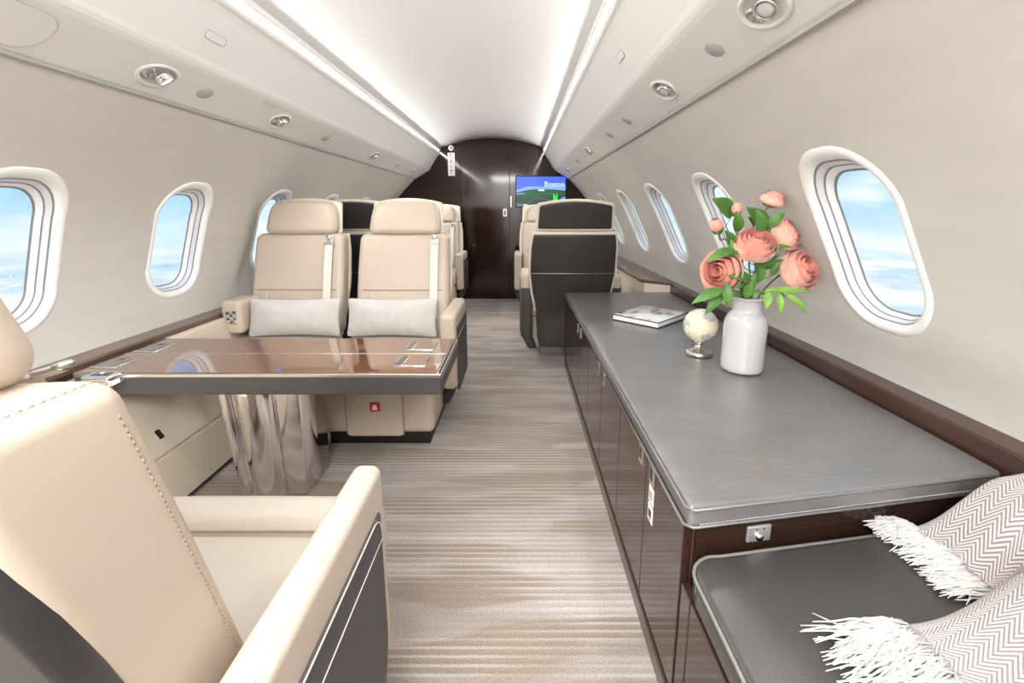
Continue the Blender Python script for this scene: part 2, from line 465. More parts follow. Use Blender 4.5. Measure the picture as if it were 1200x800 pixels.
WIN_A, WIN_R = .143, .120
WIN_SIDE = {-1: (.231, .922), 1: (.216, .972)}        # half height and height of the centre, left and right
def build_wall(name, P, s, centers):
    WIN_B, WIN_Z = WIN_SIDE[s]
    outline = rr_outline(WIN_A + .012, WIN_B + .012, WIN_R + .012, 9); n = len(outline)
    edges = [Y0] + [(a + b) / 2 for a, b in zip(centers, centers[1:])] + [Y1]
    zlo, zhi = WIN_Z - .30, WIN_Z + .30
    verts, faces = [], []
    def add(y, z): verts.append((s * half_width(P, z), y, z)); return len(verts) - 1
    for w, yc in enumerate(centers):
        ya, yb = edges[w], edges[w + 1]
        rings = []
        K = 6
        ring_out = []
        for (a, b) in outline:                                   # outer rectangle reached along the ray
            ky = ((yb - yc) / a if a > 1e-6 else (ya - yc) / a if a < -1e-6 else 1e9)
            kz = ((zhi - WIN_Z) / b if b > 1e-6 else (zlo - WIN_Z) / b if b < -1e-6 else 1e9)
            k = min(ky, kz); ring_out.append((yc + a * k, WIN_Z + b * k))
        # snap the ray nearest each corner onto it so bays meet
        for cy in (ya, yb):
            for cz in (zlo, zhi):
                i = min(range(n), key=lambda q: (ring_out[q][0] - cy)**2 + (ring_out[q][1] - cz)**2); ring_out[i] = (cy, cz)
        for k in range(K + 1):
            t = k / K
            rings.append([add(yc + a + (ring_out[i][0] - yc - a) * t, WIN_Z + b + (ring_out[i][1] - WIN_Z - b) * t) for i, (a, b) in enumerate(outline)])
        for r0, r1 in zip(rings, rings[1:]):
            for i in range(n): faces.append((r0[i], r0[(i + 1) % n], r1[(i + 1) % n], r1[i]))
    for za, zb, nz in ((-.02, zlo, 10), (zhi, 1.45, 4)):
        g = [[add(y, za + (zb - za) * k / nz) for y in (Y0, Y1)] for k in range(nz + 1)]
        for k in range(nz): faces.append((g[k][0], g[k][1], g[k + 1][1], g[k + 1][0]))
    # exact surface normals, so the bays around the windows shade as one smooth panel
    def normal(z):
        d = (half_width(P, z + .002) - half_width(P, z - .002)) / .004 if .01 < z < 1.44 else (half_width(P, min(z + .004, 1.45)) - half_width(P, max(0, z - .004))) / .004 * .5
        return Vector((-s, 0, d)).normalized()
    V = [Vector(v) for v in verts]; out = []
    for f in faces:
        nn = (V[f[1]] - V[f[0]]).cross(V[f[2]] - V[f[1]])
        out.append(f if nn.dot(normal(V[f[0]].z)) > 0 else tuple(reversed(f)))
    me = bpy.data.meshes.new(name); me.from_pydata(verts, [], out); me.materials.append(M_wall)
    me.polygons.foreach_set('use_smooth', [True] * len(me.polygons))
    me.normals_split_custom_set_from_vertices([normal(v.z) for v in V])
    o = bpy.data.objects.new(name, me); COL.objects.link(o)
    return structure(o)
LEFT_WINDOWS = [-1.80, -1.02, -.22, .60, 1.36, 2.07, 2.83, 3.59, 4.35, 5.08]
RIGHT_WINDOWS = [-2.05, -1.25, -.45, .40, 1.21, 2.01, 2.79, 3.60, 4.41, 5.12]
build_wall('wall_left', LP, -1, LEFT_WINDOWS)
build_wall('wall_right', RP, 1, RIGHT_WINDOWS)

def ring_surface(name, P, s, yc, prof, m, parent, cap=False):
    """rounded window ring: prof is a list of (outline offset, depth towards outside)"""
    WIN_B, WIN_Z = WIN_SIDE[s]
    verts, faces = [], []
    n = 0
    for o, d in prof:
        ol = rr_outline(WIN_A + o, WIN_B + o, max(.02, WIN_R + o), 9); n = len(ol)
        verts += [(s * (half_width(P, WIN_Z + b) + d), yc + a, WIN_Z + b) for a, b in ol]
    for k in range(len(prof) - 1):
        for i in range(n):
            j = (i + 1) % n; faces.append((k * n + i, k * n + j, (k + 1) * n + j, (k + 1) * n + i))
    if cap: faces.append(tuple(range((len(prof) - 1) * n, len(prof) * n)))
    return link(name, verts, faces, m, parent)
wn = 0
def window(P, s, yc):
    global wn; wn += 1
    w = ring_surface('window_%d' % wn, P, s, yc, [(.030, .004), (.028, -.001), (.022, -.004), (.014, -.005), (.007, -.003), (.002, .003), (-.002, .014)], M_lip, None)
    structure(w)
    ring_surface('gasket', P, s, yc, [(-.002, .014), (.000, .0152), (.000, .0172), (-.006, .0175)], M_gasket, w)
    ring_surface('reveal', P, s, yc, [(-.006, .0175), (-.009, .020), (-.011, .031), (-.013, .033)], M_reveal, w)
    ring_surface('gasket', P, s, yc, [(-.013, .033), (-.0115, .0342), (-.0115, .0362), (-.016, .0365)], M_gasket, w)
    ring_surface('inner_frame', P, s, yc, [(-.016, .0365), (-.019, .039), (-.022, .051), (-.024, .053)], M_lip, w)
    ring_surface('gasket', P, s, yc, [(-.024, .053), (-.022, .0542), (-.022, .0565), (-.029, .057)], M_gasket, w)
    # outer pane, a thin sheet with real thickness
    ring_surface('pane', P, s, yc, [(-.016, .058), (-.016, .062)], M_glass, w, cap=True)
for y in LEFT_WINDOWS[2:]: window(LP, -1, y)
for y in RIGHT_WINDOWS[2:]: window(RP, 1, y)
for P, s, ys in ((LP, -1, LEFT_WINDOWS[:2]), (RP, 1, RIGHT_WINDOWS[:2])):
    for y in ys: window(P, s, y)

# ceiling arch between the valances
arc = [(x, 1.862 - .112 * (abs(x) / .60) ** 2.0) for x in [-.66 + 1.32 * k / 32 for k in range(33)]]
structure(prism('ceiling', arc + [(x, z + .02) for x, z in reversed(arc)], Y0, Y1, M_ceiling, smooth=True))

def arc_pts(c, r, a0, a1, n=6):
    return [(c[0] + r * math.cos(rad(a0 + (a1 - a0) * k / n)), c[1] + r * math.sin(rad(a0 + (a1 - a0) * k / n))) for k in range(n + 1)]
# overhead valances: a closed section run along the cabin
VALANCE = [(.93, 1.425), (.895, 1.418), (.878, 1.418), (.868, 1.423)] + [(.868 + (.735 - .868) * t, 1.423 + (1.503 - 1.423) * t) for t in (.25, .5, .75)] + \
          [(.735, 1.503), (.722, 1.513), (.713, 1.524), (.706, 1.537)] + [(.706 + (.625 - .706) * t, 1.537 + (1.660 - 1.537) * t) for t in (.33, .66)] + \
          [(.625, 1.660), (.614, 1.674), (.602, 1.682), (.598, 1.690), (.598, 1.700), (.606, 1.704), (.606, 1.716), (.590, 1.720), (.584, 1.727), (.584, 1.744), (.590, 1.748), (.640, 1.745), (.80, 1.735), (.97, 1.60)]
for k, s in ((1, -1), (2, 1)):
    o = structure(prism('trim_%d' % k, [(s * x, z) for x, z in VALANCE], Y0, Y1 - .002, M_white, smooth=False))
# the narrow dark joint where wall fabric meets the valance
for k, s in ((3, -1), (4, 1)):
    structure(prism('trim_%d' % k, [(s * .892, 1.411), (s * .892, 1.4175), (s * .872, 1.4175), (s * .876, 1.411)], Y0, Y1 - .003, M_grille))

# bulkheads
def bulkhead(name, y, th, m):
    prof = [(-1.14, 0), (1.2, 0)] + [(half_width(RP, z) + .02, z) for z in [.1 * k for k in range(1, 15)]] + [(.80, 1.62), (.66, 1.745), (.5, 1.80), (.3, 1.85), (0, 1.88), (-.3, 1.85), (-.5, 1.80), (-.66, 1.745), (-.80, 1.62)] + \
           [(-half_width(LP, z) - .02, z) for z in [.1 * k for k in range(14, 0, -1)]]
    return structure(prism(name, prof, y, y + th, m))
wb = bulkhead('wall_back', Y1, .05, M_wood_dark)
bulkhead('wall_front', Y0 - .05, .05, M_white)
# door leaf in the forward bulkhead, a few millimetres proud, dark joints at either side
door = structure(prism('door_1', [(-.355, .012), (.195, .012), (.195, 1.79), (.1, 1.842), (-.08, 1.852), (-.25, 1.836), (-.355, 1.806)], Y1 - .012, Y1 - .001, M_wood_dark))
box('joint', (.198, Y1 - .006, .01), (.206, Y1 - .001, 1.80), M_black, door, .001)
box('joint', (-.364, Y1 - .006, .01), (-.357, Y1 - .001, 1.80), M_black, door, .001)
h = box('door_handle', (.125, Y1 - .022, .985), (.17, Y1 - .012, 1.075), M_satin, door, .004)
box('handle_recess', (.138, Y1 - .024, 1.0), (.157, Y1 - .021, 1.055), M_black, h, .002)
lab(box('edge_plate', (.208, Y1 - .014, 1.09), (.226, Y1 - .004, 1.22), M_satin, door, .003), 'bright metal plate on the door joint')

# side ledges: a slim wooden shelf along each wall
structure(prism('trim_5', [(-1.30, .525), (-1.212, .515), (-1.205, .520), (-1.205, .538), (-1.212, .545), (-1.30, .552)], Y0, Y1 - .004, M_wood_ledge))
structure(prism('trim_6', [(1.40, .575), (1.330, .567), (1.322, .562), (1.322, .50), (1.335, .49), (1.40, .49)], Y0, Y1 - .004, M_wood_trim))
# leather sidewall panel below the left ledge, sloped above a seam
dado = structure(prism('trim_7', [(-1.204, .500), (-1.175, .498), (-1.160, .488), (-1.135, .45), (-1.04, .335), (-.965, .212), (-.962, .204), (-.968, .199), (-.955, .195), (-.915, .03), (-.925, .022), (-1.204, .022)], Y0, 1.86, M_dado))
structure(prism('trim_8', [(-1.204, .525), (-1.185, .524), (-1.172, .515), (-1.168, .49), (-1.158, .03), (-1.204, .03)], 1.862, Y1 - .005, M_dado))
structure(prism('baseboard_left', [(-.945, 0), (-.93, .022), (-1.2, .022), (-1.2, 0)], Y0, 1.86, M_black))
o = box('outlet', (-.012, -.011, -.018), (.012, .011, .018), M_black, dado, .003)
o.matrix_basis = Matrix.Translation((-.9985, 1.512, .263)) @ Matrix.Rotation(rad(-31.5), 4, 'Y') @ Matrix.Diagonal((.3, 1, 1, 1))
lab(o, 'small black outlet cover')

# valance fittings
def valance_frame(s, t, y, upper=False, lift=0.0):
    """matrix on the valance face: X across the face, Z out into the cabin"""
    a, b = ((.868, 1.423), (.735, 1.503)) if not upper else ((.706, 1.537), (.625, 1.660))
    e1 = Vector((s * (b[0] - a[0]), 0, b[1] - a[1])).normalized()
    n = Vector((-s * (b[1] - a[1]), 0, -abs(b[0] - a[0]))).normalized()
    e2 = n.cross(e1)
    p = Vector((s * (a[0] + (b[0] - a[0]) * t), y, a[1] + (b[1] - a[1]) * t)) + n * lift
    return Matrix(((e1.x, e2.x, n.x, p.x), (e1.y, e2.y, n.y, p.y), (e1.z, e2.z, n.z, p.z), (0, 0, 0, 1)))
def reading_light(s, y, label, on=True, group=None, power=15):
    t = thing('reading_light', label, 'lamp', group=group); t.matrix_world = valance_frame(s, .5, y)
    lathe('bezel', [(.050, 0), (.049, .003), (.045, .005), (.041, .004), (.036, -.004), (.034, -.010), (0, -.012)], M_white if on else M_white, t, n=36, scale=(1.0, 1.55))
    tilt = Matrix.Translation((0, -.018, -.002)) @ Matrix.Rotation(rad(16), 4, 'X')
    e = lathe('eyeball', [(.008, -.02), (.022, -.016), (.027, -.006), (.027, .002), (.024, .008), (.0235, .016), (.021, .018), (.0205, .014)], M_chrome, t, n=28)
    e.matrix_basis = tilt
    lathe('lens', [(.0205, .0145), (.012, .0160), (0, .0165)], M_lens if on else M_lens_off, e, n=24)
    g = lathe('air_nozzle', [(.022, -.008), (.021, 0), (.018, .005), (.012, .006), (.010, .001), (0, .001)], M_chrome, t, n=24); g.location = (0, .034, -.002)
    tube('adjuster', [(.015, .008, .004), (.004, .012, .012), (-.012, .012, .010)], .004, M_chrome, t, 8)
    l = bpy.data.lights.new('reading_lamp', 'SPOT'); l.energy = power if y > 2.5 else power * .55; l.spot_size = rad(160); l.spot_blend = 1; l.shadow_soft_size = .03; l.color = (1, .985, .97)
    lo = bpy.data.objects.new('reading_lamp', l); COL.objects.link(lo); lo.parent = t; lo.location = (0, -.018, .035); lo.rotation_euler = (rad(180), 0, 0)
    return t
READ = 'reading lights along the overhead valances'
reading_light(-1, 1.49, 'large chrome reading light nearest the camera on the left valance, glowing white', True, READ)
reading_light(-1, 2.21, 'chrome reading light on the left valance, second from the camera', False, READ)
reading_light(-1, 3.60, 'small distant chrome reading light on the left valance, third from the camera', False, READ)
reading_light(-1, 4.90, 'farthest tiny reading light on the left valance near the bulkhead', False, READ)
reading_light(1, 1.02, 'large chrome reading light nearest the camera on the right valance, cut by the top edge', False, READ)
reading_light(1, 1.66, 'chrome reading light on the right valance, second from the camera', False, READ)
reading_light(1, 3.30, 'small distant chrome reading light on the right valance above the far window', False, READ)
reading_light(1, 4.70, 'farthest tiny reading light on the right valance near the map screen', False, READ)
def speaker(s, y, label):
    t = lathe('speaker_grille', [(.030, 0), (.030, .0015), (.028, .0025), (0, .003)], M_grille, n=32, scale=(.86, 1.1))
    t.matrix_world = valance_frame(s, .5, y); return tag(t, label, 'speaker', 'grey speaker grilles on the valances')
speaker(-1, 1.70, 'grey round speaker grille beside the nearest left reading light')
speaker(-1, 2.72, 'grey round speaker grille on the left valance between second and third lights')
speaker(-1, 4.30, 'far grey speaker grille on the left valance near the bulkhead')
speaker(1, 1.255, 'grey round speaker grille beside the nearest right reading light')
speaker(1, 2.20, 'grey speaker grille on the right valance behind the second light')
speaker(1, 2.60, 'pale grey speaker grille in the middle of the right valance')
speaker(1, 3.95, 'far small speaker grille on the right valance above the map screen')
def placard(s, y, a, b, label, upper=True, tt=.5):
    t = poly_z('cover_plate', rr_outline(a, b, min(a, b) * .8, 5), -.001, .0022, M_white)
    t.matrix_world = valance_frame(s, tt, y, upper)
    v, f = tube_data([(x, y_, .002) for x, y_ in rr_outline(a + .001, b + .001, min(a, b) * .8, 5)], .0011, 5, True)
    link('rim', v, f, M_grille, t)
    return tag(t, label, 'cover')
placard(-1, 1.575, .012, .046, 'small pale lozenge cover on the upper left valance')
placard(1, 1.75, .012, .046, 'small pale lozenge cover on the upper right valance')
placard(-1, 2.02, .004, .045, 'thin pale strip cover on the left valance ridge between two lights', False, .93)
ap = placard(-1, .86, .062, .30, 'large rounded access panel on the near left valance', False, .47)
ap.name = 'access_panel'

# exit sign, round notice and map screen on the forward bulkhead
t = thing('exit_sign', 'white vertical EXIT sign on the dark bulkhead', 'sign', (-.465, Y1 - .002, 1.575))
box('plate', (-.040, -.010, -.128), (.040, 0, .128), M_whitemark, t, .004)
for k, ch in enumerate('EXIT'):
    text_mesh('letter', ch, .070, M_letter if k < 2 else M_darkmark, t, Matrix.Translation((0, -.0108, .092 - k * .061)) @ Matrix.Rotation(rad(90), 4, 'X'))
t = thing('round_notice', 'small round white notice above the EXIT sign', 'sign', (-.465, Y1 - .002, 1.755))
rx = Matrix.Rotation(rad(90), 4, 'X')
lathe('disc', [(.030, 0), (.030, .006), (0, .007)], M_whitemark, t, n=28, mat4=rx)
lathe('spot', [(.012, .007), (0, .009)], M_letter, t, n=18, mat4=rx)

def emis(name, c, k=1.0): return mat(name, (.01, .01, .01), .3, emit=c, estr=k)
S_sky, S_sky2, S_grn, S_grn2, S_grey, S_wht, S_lime, S_lake = emis('screen_sky', (.045, .13, .70)), emis('screen_haze', (.20, .36, .85)), emis('screen_green', (.004, .085, .022)), emis('screen_dark_green', (.003, .05, .016)), emis('screen_grey', (.10, .14, .17)), emis('screen_white', (.85, .88, .92)), emis('screen_lime', (.01, .80, .03)), emis('screen_lake', (.16, .25, .78))
t = thing('map_screen', 'flight map screen reading Boston on the dark bulkhead', 'screen', (.565, Y1 - .002, 1.268))
box('bezel', (-.295, -.030, -.180), (.295, 0, .180), M_black, t, .006)
def scr(name, pts, m, layer):
    y = -.0305 - .0006 * layer; n = len(pts)
    o = link(name, [(x, y, z) for x, z in pts] + [(x, y + .0004, z) for x, z in pts], [tuple(range(n)), tuple(range(n, 2 * n))] + [(i, (i + 1) % n, n + (i + 1) % n, n + i) for i in range(n)], m, t, False); return o
scr('display_sky', [(-.283, -.168), (.283, -.168), (.283, .168), (-.283, .168)], S_sky, 1)
scr('display_haze', [(-.283, .02), (-.283, -.04), (.283, -.04), (.283, .075), (.05, .055), (-.15, .06)], S_sky2, 2)
scr('display_land', [(-.283, -.168), (.283, -.168), (.283, .012), (.16, .024), (.0, .030), (-.14, .022), (-.283, -.008)], S_grn, 3)
scr('display_land', [(-.283, -.168), (.1, -.168), (.283, -.10), (.283, -.05), (.05, -.03), (-.283, -.06)], S_grn2, 4)
scr('display_water', [(-.283, -.03), (-.19, -.028), (-.165, -.018), (-.283, -.014)], S_lake, 5)
scr('display_water', [(.20, -.13), (.215, -.09), (.25, -.062), (.283, -.058), (.283, -.14)], S_lake, 5)
scr('display_bar', [(-.283, -.168), (-.10, -.168), (-.13, -.14), (-.283, -.132)], S_grey, 5)
for a, b in (((-.16, -.135), (.0, -.02)), ((-.06, -.075), (.15, -.10)), ((0, -.085), (.10, -.01)), ((-.10, -.09), (-.02, -.03)), ((.10, -.01), (.16, -.05))):
    d = (Vector(b) - Vector(a)).normalized(); p = Vector((-d.y, d.x)) * .0022
    scr('route_line', [(a[0] + p.x, a[1] + p.y), (a[0] - p.x, a[1] - p.y), (b[0] - p.x, b[1] - p.y), (b[0] + p.x, b[1] + p.y)], S_grey, 6)
scr('plane_symbol', [(.145, -.115), (.19, -.115), (.195, -.02), (.180, -.02), (.178, -.05), (.160, -.05), (.156, -.02), (.142, -.02)], S_lime, 7)
scr('place_mark', [(-.03, .008), (.04, .008), (.04, .026), (-.03, .026)], S_wht, 7)
scr('place_mark', [(-.20, -.158), (-.16, -.158), (-.16, -.143), (-.20, -.143)], S_wht, 7)
text_mesh('place_name', 'Boston', .082, S_wht, t, Matrix.Translation((.155, -.0345, .082)) @ rx, ext=.0003)
# ------------------------------------------------------------------ aircraft seats
LEAN = .29
def back_y(z): return -.20 - LEAN * (z - .40)
def make_seat(label, loc, rz, group, half=.27, head=.205, arm_in=None, belt=1, left_arm=True, right_arm=True, shell_head=.25, pocket=False, near=False, bshift=0.0, shell_k=1.0, head_fwd=0.0, arm_dz=0.0, cush_dz=0.0, arm_w=.075, window_arm=None, back_half=None, base=True):
    """cream leather seat; local +Y is its front"""
    t = thing('aircraft_seat', label, 'seat', loc, rz, group)
    bh = back_half or half
    md = 10 if near else 6
    back_y = lambda z: -.20 - LEAN * (z - .40) + bshift
    # cushion: main pad and front bolster meeting in a sewn seam
    def puff(a, b, hgt):
        return lambda p: (p.x, p.y, p.z + (hgt * max(0, 1 - (p.x / a)**2) * max(0, 1 - (p.y / b)**2) if p.z > 0 else 0))
    soft('seat_cushion', (half * 2, .40, .14), M_cream2, t, (0, -.02, .362 + cush_dz), .035, puff(half, .2, .016), (md, md, 3), 4)
    soft('front_bolster', (half * 2, .135, .145), M_cream2, t, (0, .247, .362 + cush_dz), .048, puff(half, .0675, .006), (md, 2, 3), 4)
    v, f = tube_data([(x, .180, .4285 + cush_dz) for x in (-half + .03, 0, half - .03)], .0022, 5)
    link('cushion_seam', v, f, M_stitch2, t)
    # shroud under the cushion and the floor mount
    s_ = soft('seat_shroud', (half * 2 - .01, .50, .235), M_cream, t, (0, .045, .1835), .03, None, (2, 2, 2), 3)
    if pocket:
        pk = soft('pocket_panel', (.255, .012, .215), M_cream, t, (.005, .298, .170), .005, None, (2, 1, 2), 2)
        v, f = tube_data([(x + .005, .303, z + .170) for x, z in rr_outline(.1275, .1075, .02, 4)], .0025, 5, True)
        link('pocket_seam', v, f, M_stitch2, pk)
        box('pocket_fold', (-.022, .302, .225), (.028, .3075, .277), M_cream, pk, .002)
        tg = box('life_vest_tag', (-.022, .303, .182), (.022, .311, .224), M_red, pk, .002)
        verts = [(-.012, .3116, .190), (.012, .3116, .190), (.010, .3116, .205), (.004, .3116, .214), (-.004, .3116, .214), (-.010, .3116, .205)]
        link('tag_mark', verts + [(x, y - .0015, z) for x, y, z in verts], [tuple(range(6)), tuple(range(6, 12))] + [(i, (i + 1) % 6, 6 + (i + 1) % 6, 6 + i) for i in range(6)], M_whitemark, tg, False)
    if base:
        soft('base', (half * 2 - .06, .46, .068) if pocket or belt < 0 else (.40, .42, .10), M_black if pocket or belt < 0 else M_base, t, (0, .03, .034 if pocket or belt < 0 else .05), .006, None, (1, 1, 1), 1)
    # backrest, sheared back and gently waisted
    zc, hz = .655, .275
    def back(p):
        z = p.z + zc; u = (p.z + hz) / (2 * hz)
        k = 1 - (.02 if near else .07) * u * u - (.06 * (1 - u)**2)
        y = p.y
        if p.y > 0:
            y += .012 * max(0, 1 - (p.x / bh)**2) * max(0, 1 - (p.z / hz)**2) + .010 * (abs(p.x) / bh) ** 4
        return (p.x * k, y + back_y(z) - .055, p.z)
    soft('backrest', (bh * 2, .13 if near else .11, 2 * hz), M_cream, t, (0, -.010 if near else 0, zc), .022 if near else .035, back, (md, 3, md + 2), 4)
    # horizontal seam across the lower third of the backrest
    v, f = tube_data([(x, back_y(.63) + .008 + .006 * (1 - (x / bh)**2), .63) for x in [(-bh + .03) * .95 + (bh - .03) * 1.9 * k / 8 for k in range(9)]], .0022, 5)
    link('backrest_seam', v, f, M_stitch2, t)
    for sx in (-1, 1):
        tube('backrest_seam', [(sx * bh * .62, back_y(z) + .0095, z) for z in (.62, .58, .54, .50, .46)], .0016, M_piping, t, 5)
    # headrest
    def headf(p):
        u = (p.z + .094) / .188
        k = 1 - .13 * u ** 2.2
        z = p.z - .016 * (p.x / head) ** 4 * u
        return (p.x * k, p.y + back_y(p.z + 1.018) - .045 + head_fwd + (.008 * (1 - (p.x / head)**2) if p.y > 0 else 0), z)
    hd = soft('headrest', (head * 2, .105, .188), M_cream, t, (0, 0, 1.018), .040, headf, (md, 3, 6), 4)
    # back shell: pale rim with proud black leather panels
    def shell_w(z):
        pts = [(.08, .215), (.16, .240), (.40, .252), (.50, .276), (.66, .292), (.80, .288), (.93, .272)]
        for (a, wa), (b, wb_) in zip(pts, pts[1:]):
            if z <= b: q = (z - a) / (b - a); q = q * q * (3 - 2 * q); return (wa + (wb_ - wa) * q) * bh / .27 * shell_k
        return pts[-1][1] * bh / .27 * shell_k
    def shell_fn(z0, inset):
        def f_(p):
            z = p.z + z0
            w = shell_w(z) - inset
            yb = back_y(max(z, .34)) - .112 + (.06 * (1 - (z - .08) / .26)**2 * 0 if z < .34 else 0)
            bulge = -.020 * max(0, 1 - (p.x)**2) if p.y < 0 else 0
            return (p.x * w, p.y + yb + bulge, p.z)
        return f_
    def shell_panel(name, z0, z1, thick, inset, yoff, m, parent):
        """panel following the shell's outline between two heights"""
        zc_ = (z0 + z1) / 2
        fn = shell_fn(zc_, inset)
        def g(p): q = fn(p); return (q[0], q[1] + yoff, q[2])
        return soft(name, (2, thick, z1 - z0), m, parent, (0, 0, zc_), .014, g, (8, 1, 12), 3)
    if not near: shell_panel('back_shell_rim', .36, .925, .034, -.004, .010, M_piping, t)
    sh = shell_panel('back_shell', .105, .905 if not near else .928, .030, .010 if not near else .022, -.004 if not near else -.014, M_shell, t)
    v, f = tube_data([(x * (shell_w(.645) - .012), back_y(.645) - .130 - .020 * (1 - x * x), .645) for x in [-1 + .125 * k for k in range(17)]], .0022, 5)
    link('shell_seam', v, f, M_satin, sh)
    def hshell(wd, z0, z1, thick, yoff, crown):
        zc_ = (z0 + z1) / 2; hh = (z1 - z0) / 2
        def g(p):
            u = (p.z + hh) / (2 * hh)
            return (p.x * (1 - .04 * u) , p.y + back_y(p.z + zc_) - .098 + yoff + (-.014 * (1 - (p.x / wd)**2) if p.y < 0 else 0), p.z - crown * (p.x / wd)**2 * u)
        return soft, (2 * wd, thick, z1 - z0), (0, 0, zc_), g
    for nm, wd, z0, z1, th, yo, m in (('headrest_rim', shell_head + .006, .926, 1.128, .034, .012, M_piping), ('headrest_shell', shell_head - .012, .940, 1.112, .030, -.002, M_shell)):
        fn_, size, lc, g = hshell(wd, z0, z1, th, yo, .026)
        fn_(nm, size, m, t, lc, .014, g, (8, 1, 6), 3)
    # armrests: padded cap over a side panel
    for sx, on in ((-1, left_arm), (1, right_arm)):
        if not on: continue
        x0 = sx * (half + arm_w / 2 + .002)
        arm = soft('armrest', (arm_w, .445, .375), M_cream, t, (x0, -.1075, .4325 + arm_dz), .017 if near else .024, None, (3, md, md), 4)
        xo = sx * (half + arm_w + .002)
        def pf(p, sx=sx):                                        # lower front of the panel is drawn back
            u = max(0, (-.06 - p.z) / .16)
            return (p.x, p.y - .10 * u * u * (1 if p.y > 0 else 0), p.z)
        pn = soft('side_panel', (.010, .385, .335), M_armpanel, arm, (xo, -.118, .383 + arm_dz), .004, lambda p: (p.x, p.y - (.0 if p.z > -.10 else (.5 * (-.10 - p.z) if p.y > 0 else 0)), p.z), (1, 4, 8), 2)
        v, f = tube_data([(xo + sx * .0052, y, .500 + arm_dz) for y in (-.306, 0, .072)], .0011, 5)
        link('panel_line', v, f, M_stitch, pn)
        v, f = tube_data([(xo + sx * .0045, y - .118, z + .383 + arm_dz) for y, z in rr_outline(.189, .165, .03, 4)][:13], .0014, 5)
        if near:
            link('panel_piping', v, f, M_stitch, pn)
            stitches('stitching', [(x0 + sx * .0150, y, .6192) for y in (-.30, 0, .090)], M_stitch, arm, .0075, .0010)
        soft('arm_back', (arm_w - .004, .014, .345), M_shell, arm, (x0, -.329, .360 + arm_dz), .005, None, (1, 1, 1), 2)
        soft('arm_skirt', (arm_w - .012, .36, .20), M_shell if not near else M_armpanel, arm, (x0, -.14, .19), .02, lambda p: (p.x - sx * .05 * max(0, (-p.z) / .1), p.y, p.z), (1, 2, 2), 2)
    if window_arm:
        wa = soft('armrest', (.10, .20, .17), M_cream, t, window_arm, .022, None, (2, 2, 2), 3)
        sg = box('switch_plate', (window_arm[0] - .030, window_arm[1] + .098, window_arm[2] - .032), (window_arm[0] + .022, window_arm[1] + .104, window_arm[2] + .040), M_chrome, wa, .003)
        for a in range(4):
            for b in range(3):
                lathe('switch', [(.007, 0), (.006, .004), (0, .005)], M_dark_glass if (a + b) % 2 else M_satin, sg, (window_arm[0] - .021 + b * .017, window_arm[1] + .104, window_arm[2] - .020 + a * .016), 12, Matrix.Rotation(rad(-90), 4, 'X'))
    # shoulder belt
    if belt:
        bx_ = belt * -.175 if belt < 0 else belt * .175
        bx_ = .175 * (1 if belt > 0 else -1)
        pts = [(bx_, back_y(z) + .018 + .008 * max(0, 1 - ((z - .66) / .27)**2), z) for z in (.925, .87, .80, .72, .64, .56, .48)]
        bl = ribbon('shoulder_belt', pts, (1, 0, 0), .042, .003, M_belt, t)
        y_ = back_y(.90) + .022
        box('buckle', (bx_ - .028, y_ - .004, .868), (bx_ + .028, y_ + .010, .886), M_satin, bl, .003)
        lathe('buckle_hinge', [(.018, -.004), (.018, .004), (.008, .008), (0, .008)], M_chrome, bl, (bx_, y_, .912), 16, Matrix.Rotation(rad(-90), 4, 'X'))
        box('buckle_tab', (bx_ - .015, y_ - .004, .884), (bx_ + .015, y_ + .006, .912), M_chrome, bl, .003)
        v, f = tube_data([(bx_ + a, y_ + .006, .845 + b) for a, b in rr_outline(.011, .011, .003, 2)], .0014, 5, True)
        link('buckle_slot', v, f, M_satin, bl)
    return t

PI = math.pi
SEATS = 'cream leather aircraft seats'
R_ = make_seat('cream seat facing the camera beside the aisle, red tag on its front', (-.335, 2.185, 0), PI, SEATS, half=.262, head=.200, belt=-1, left_arm=True, right_arm=False, shell_head=.20, shell_k=.90, cush_dz=-.03, arm_dz=-.045, pocket=True)
L_ = make_seat('cream seat facing the camera on the window side behind the table', (-.922, 2.20, 0), PI, SEATS, half=.262, back_half=.262, head=.200, belt=-1, left_arm=False, right_arm=False, shell_head=.20, shell_k=.90, cush_dz=-.03, window_arm=(.226, -.12, .525))
N_ = make_seat('large cream seat in the left foreground seen from behind its armrest', (-.278, .62, 0), 0, SEATS, half=.285, back_half=.262, arm_w=.050, head=.216, bshift=.075, head_fwd=.006, belt=0, shell_head=.215, near=True, left_arm=True)
make_seat('black-backed seat behind the long cabinet, facing away', (.665, 3.40, 0), 0, SEATS, half=.27, belt=0)
make_seat('far black-backed seat half hidden between the two cream headrests', (-.76, 3.45, 0), 0, SEATS, half=.27, belt=0)
make_seat('far cream seat by the bulkhead left of the aisle', (-.60, 4.72, 0), PI, SEATS, half=.26, belt=-1)
make_seat('far cream seat mostly hidden behind the black seat back', (.60, 4.72, 0), PI, SEATS, half=.26, belt=-1)
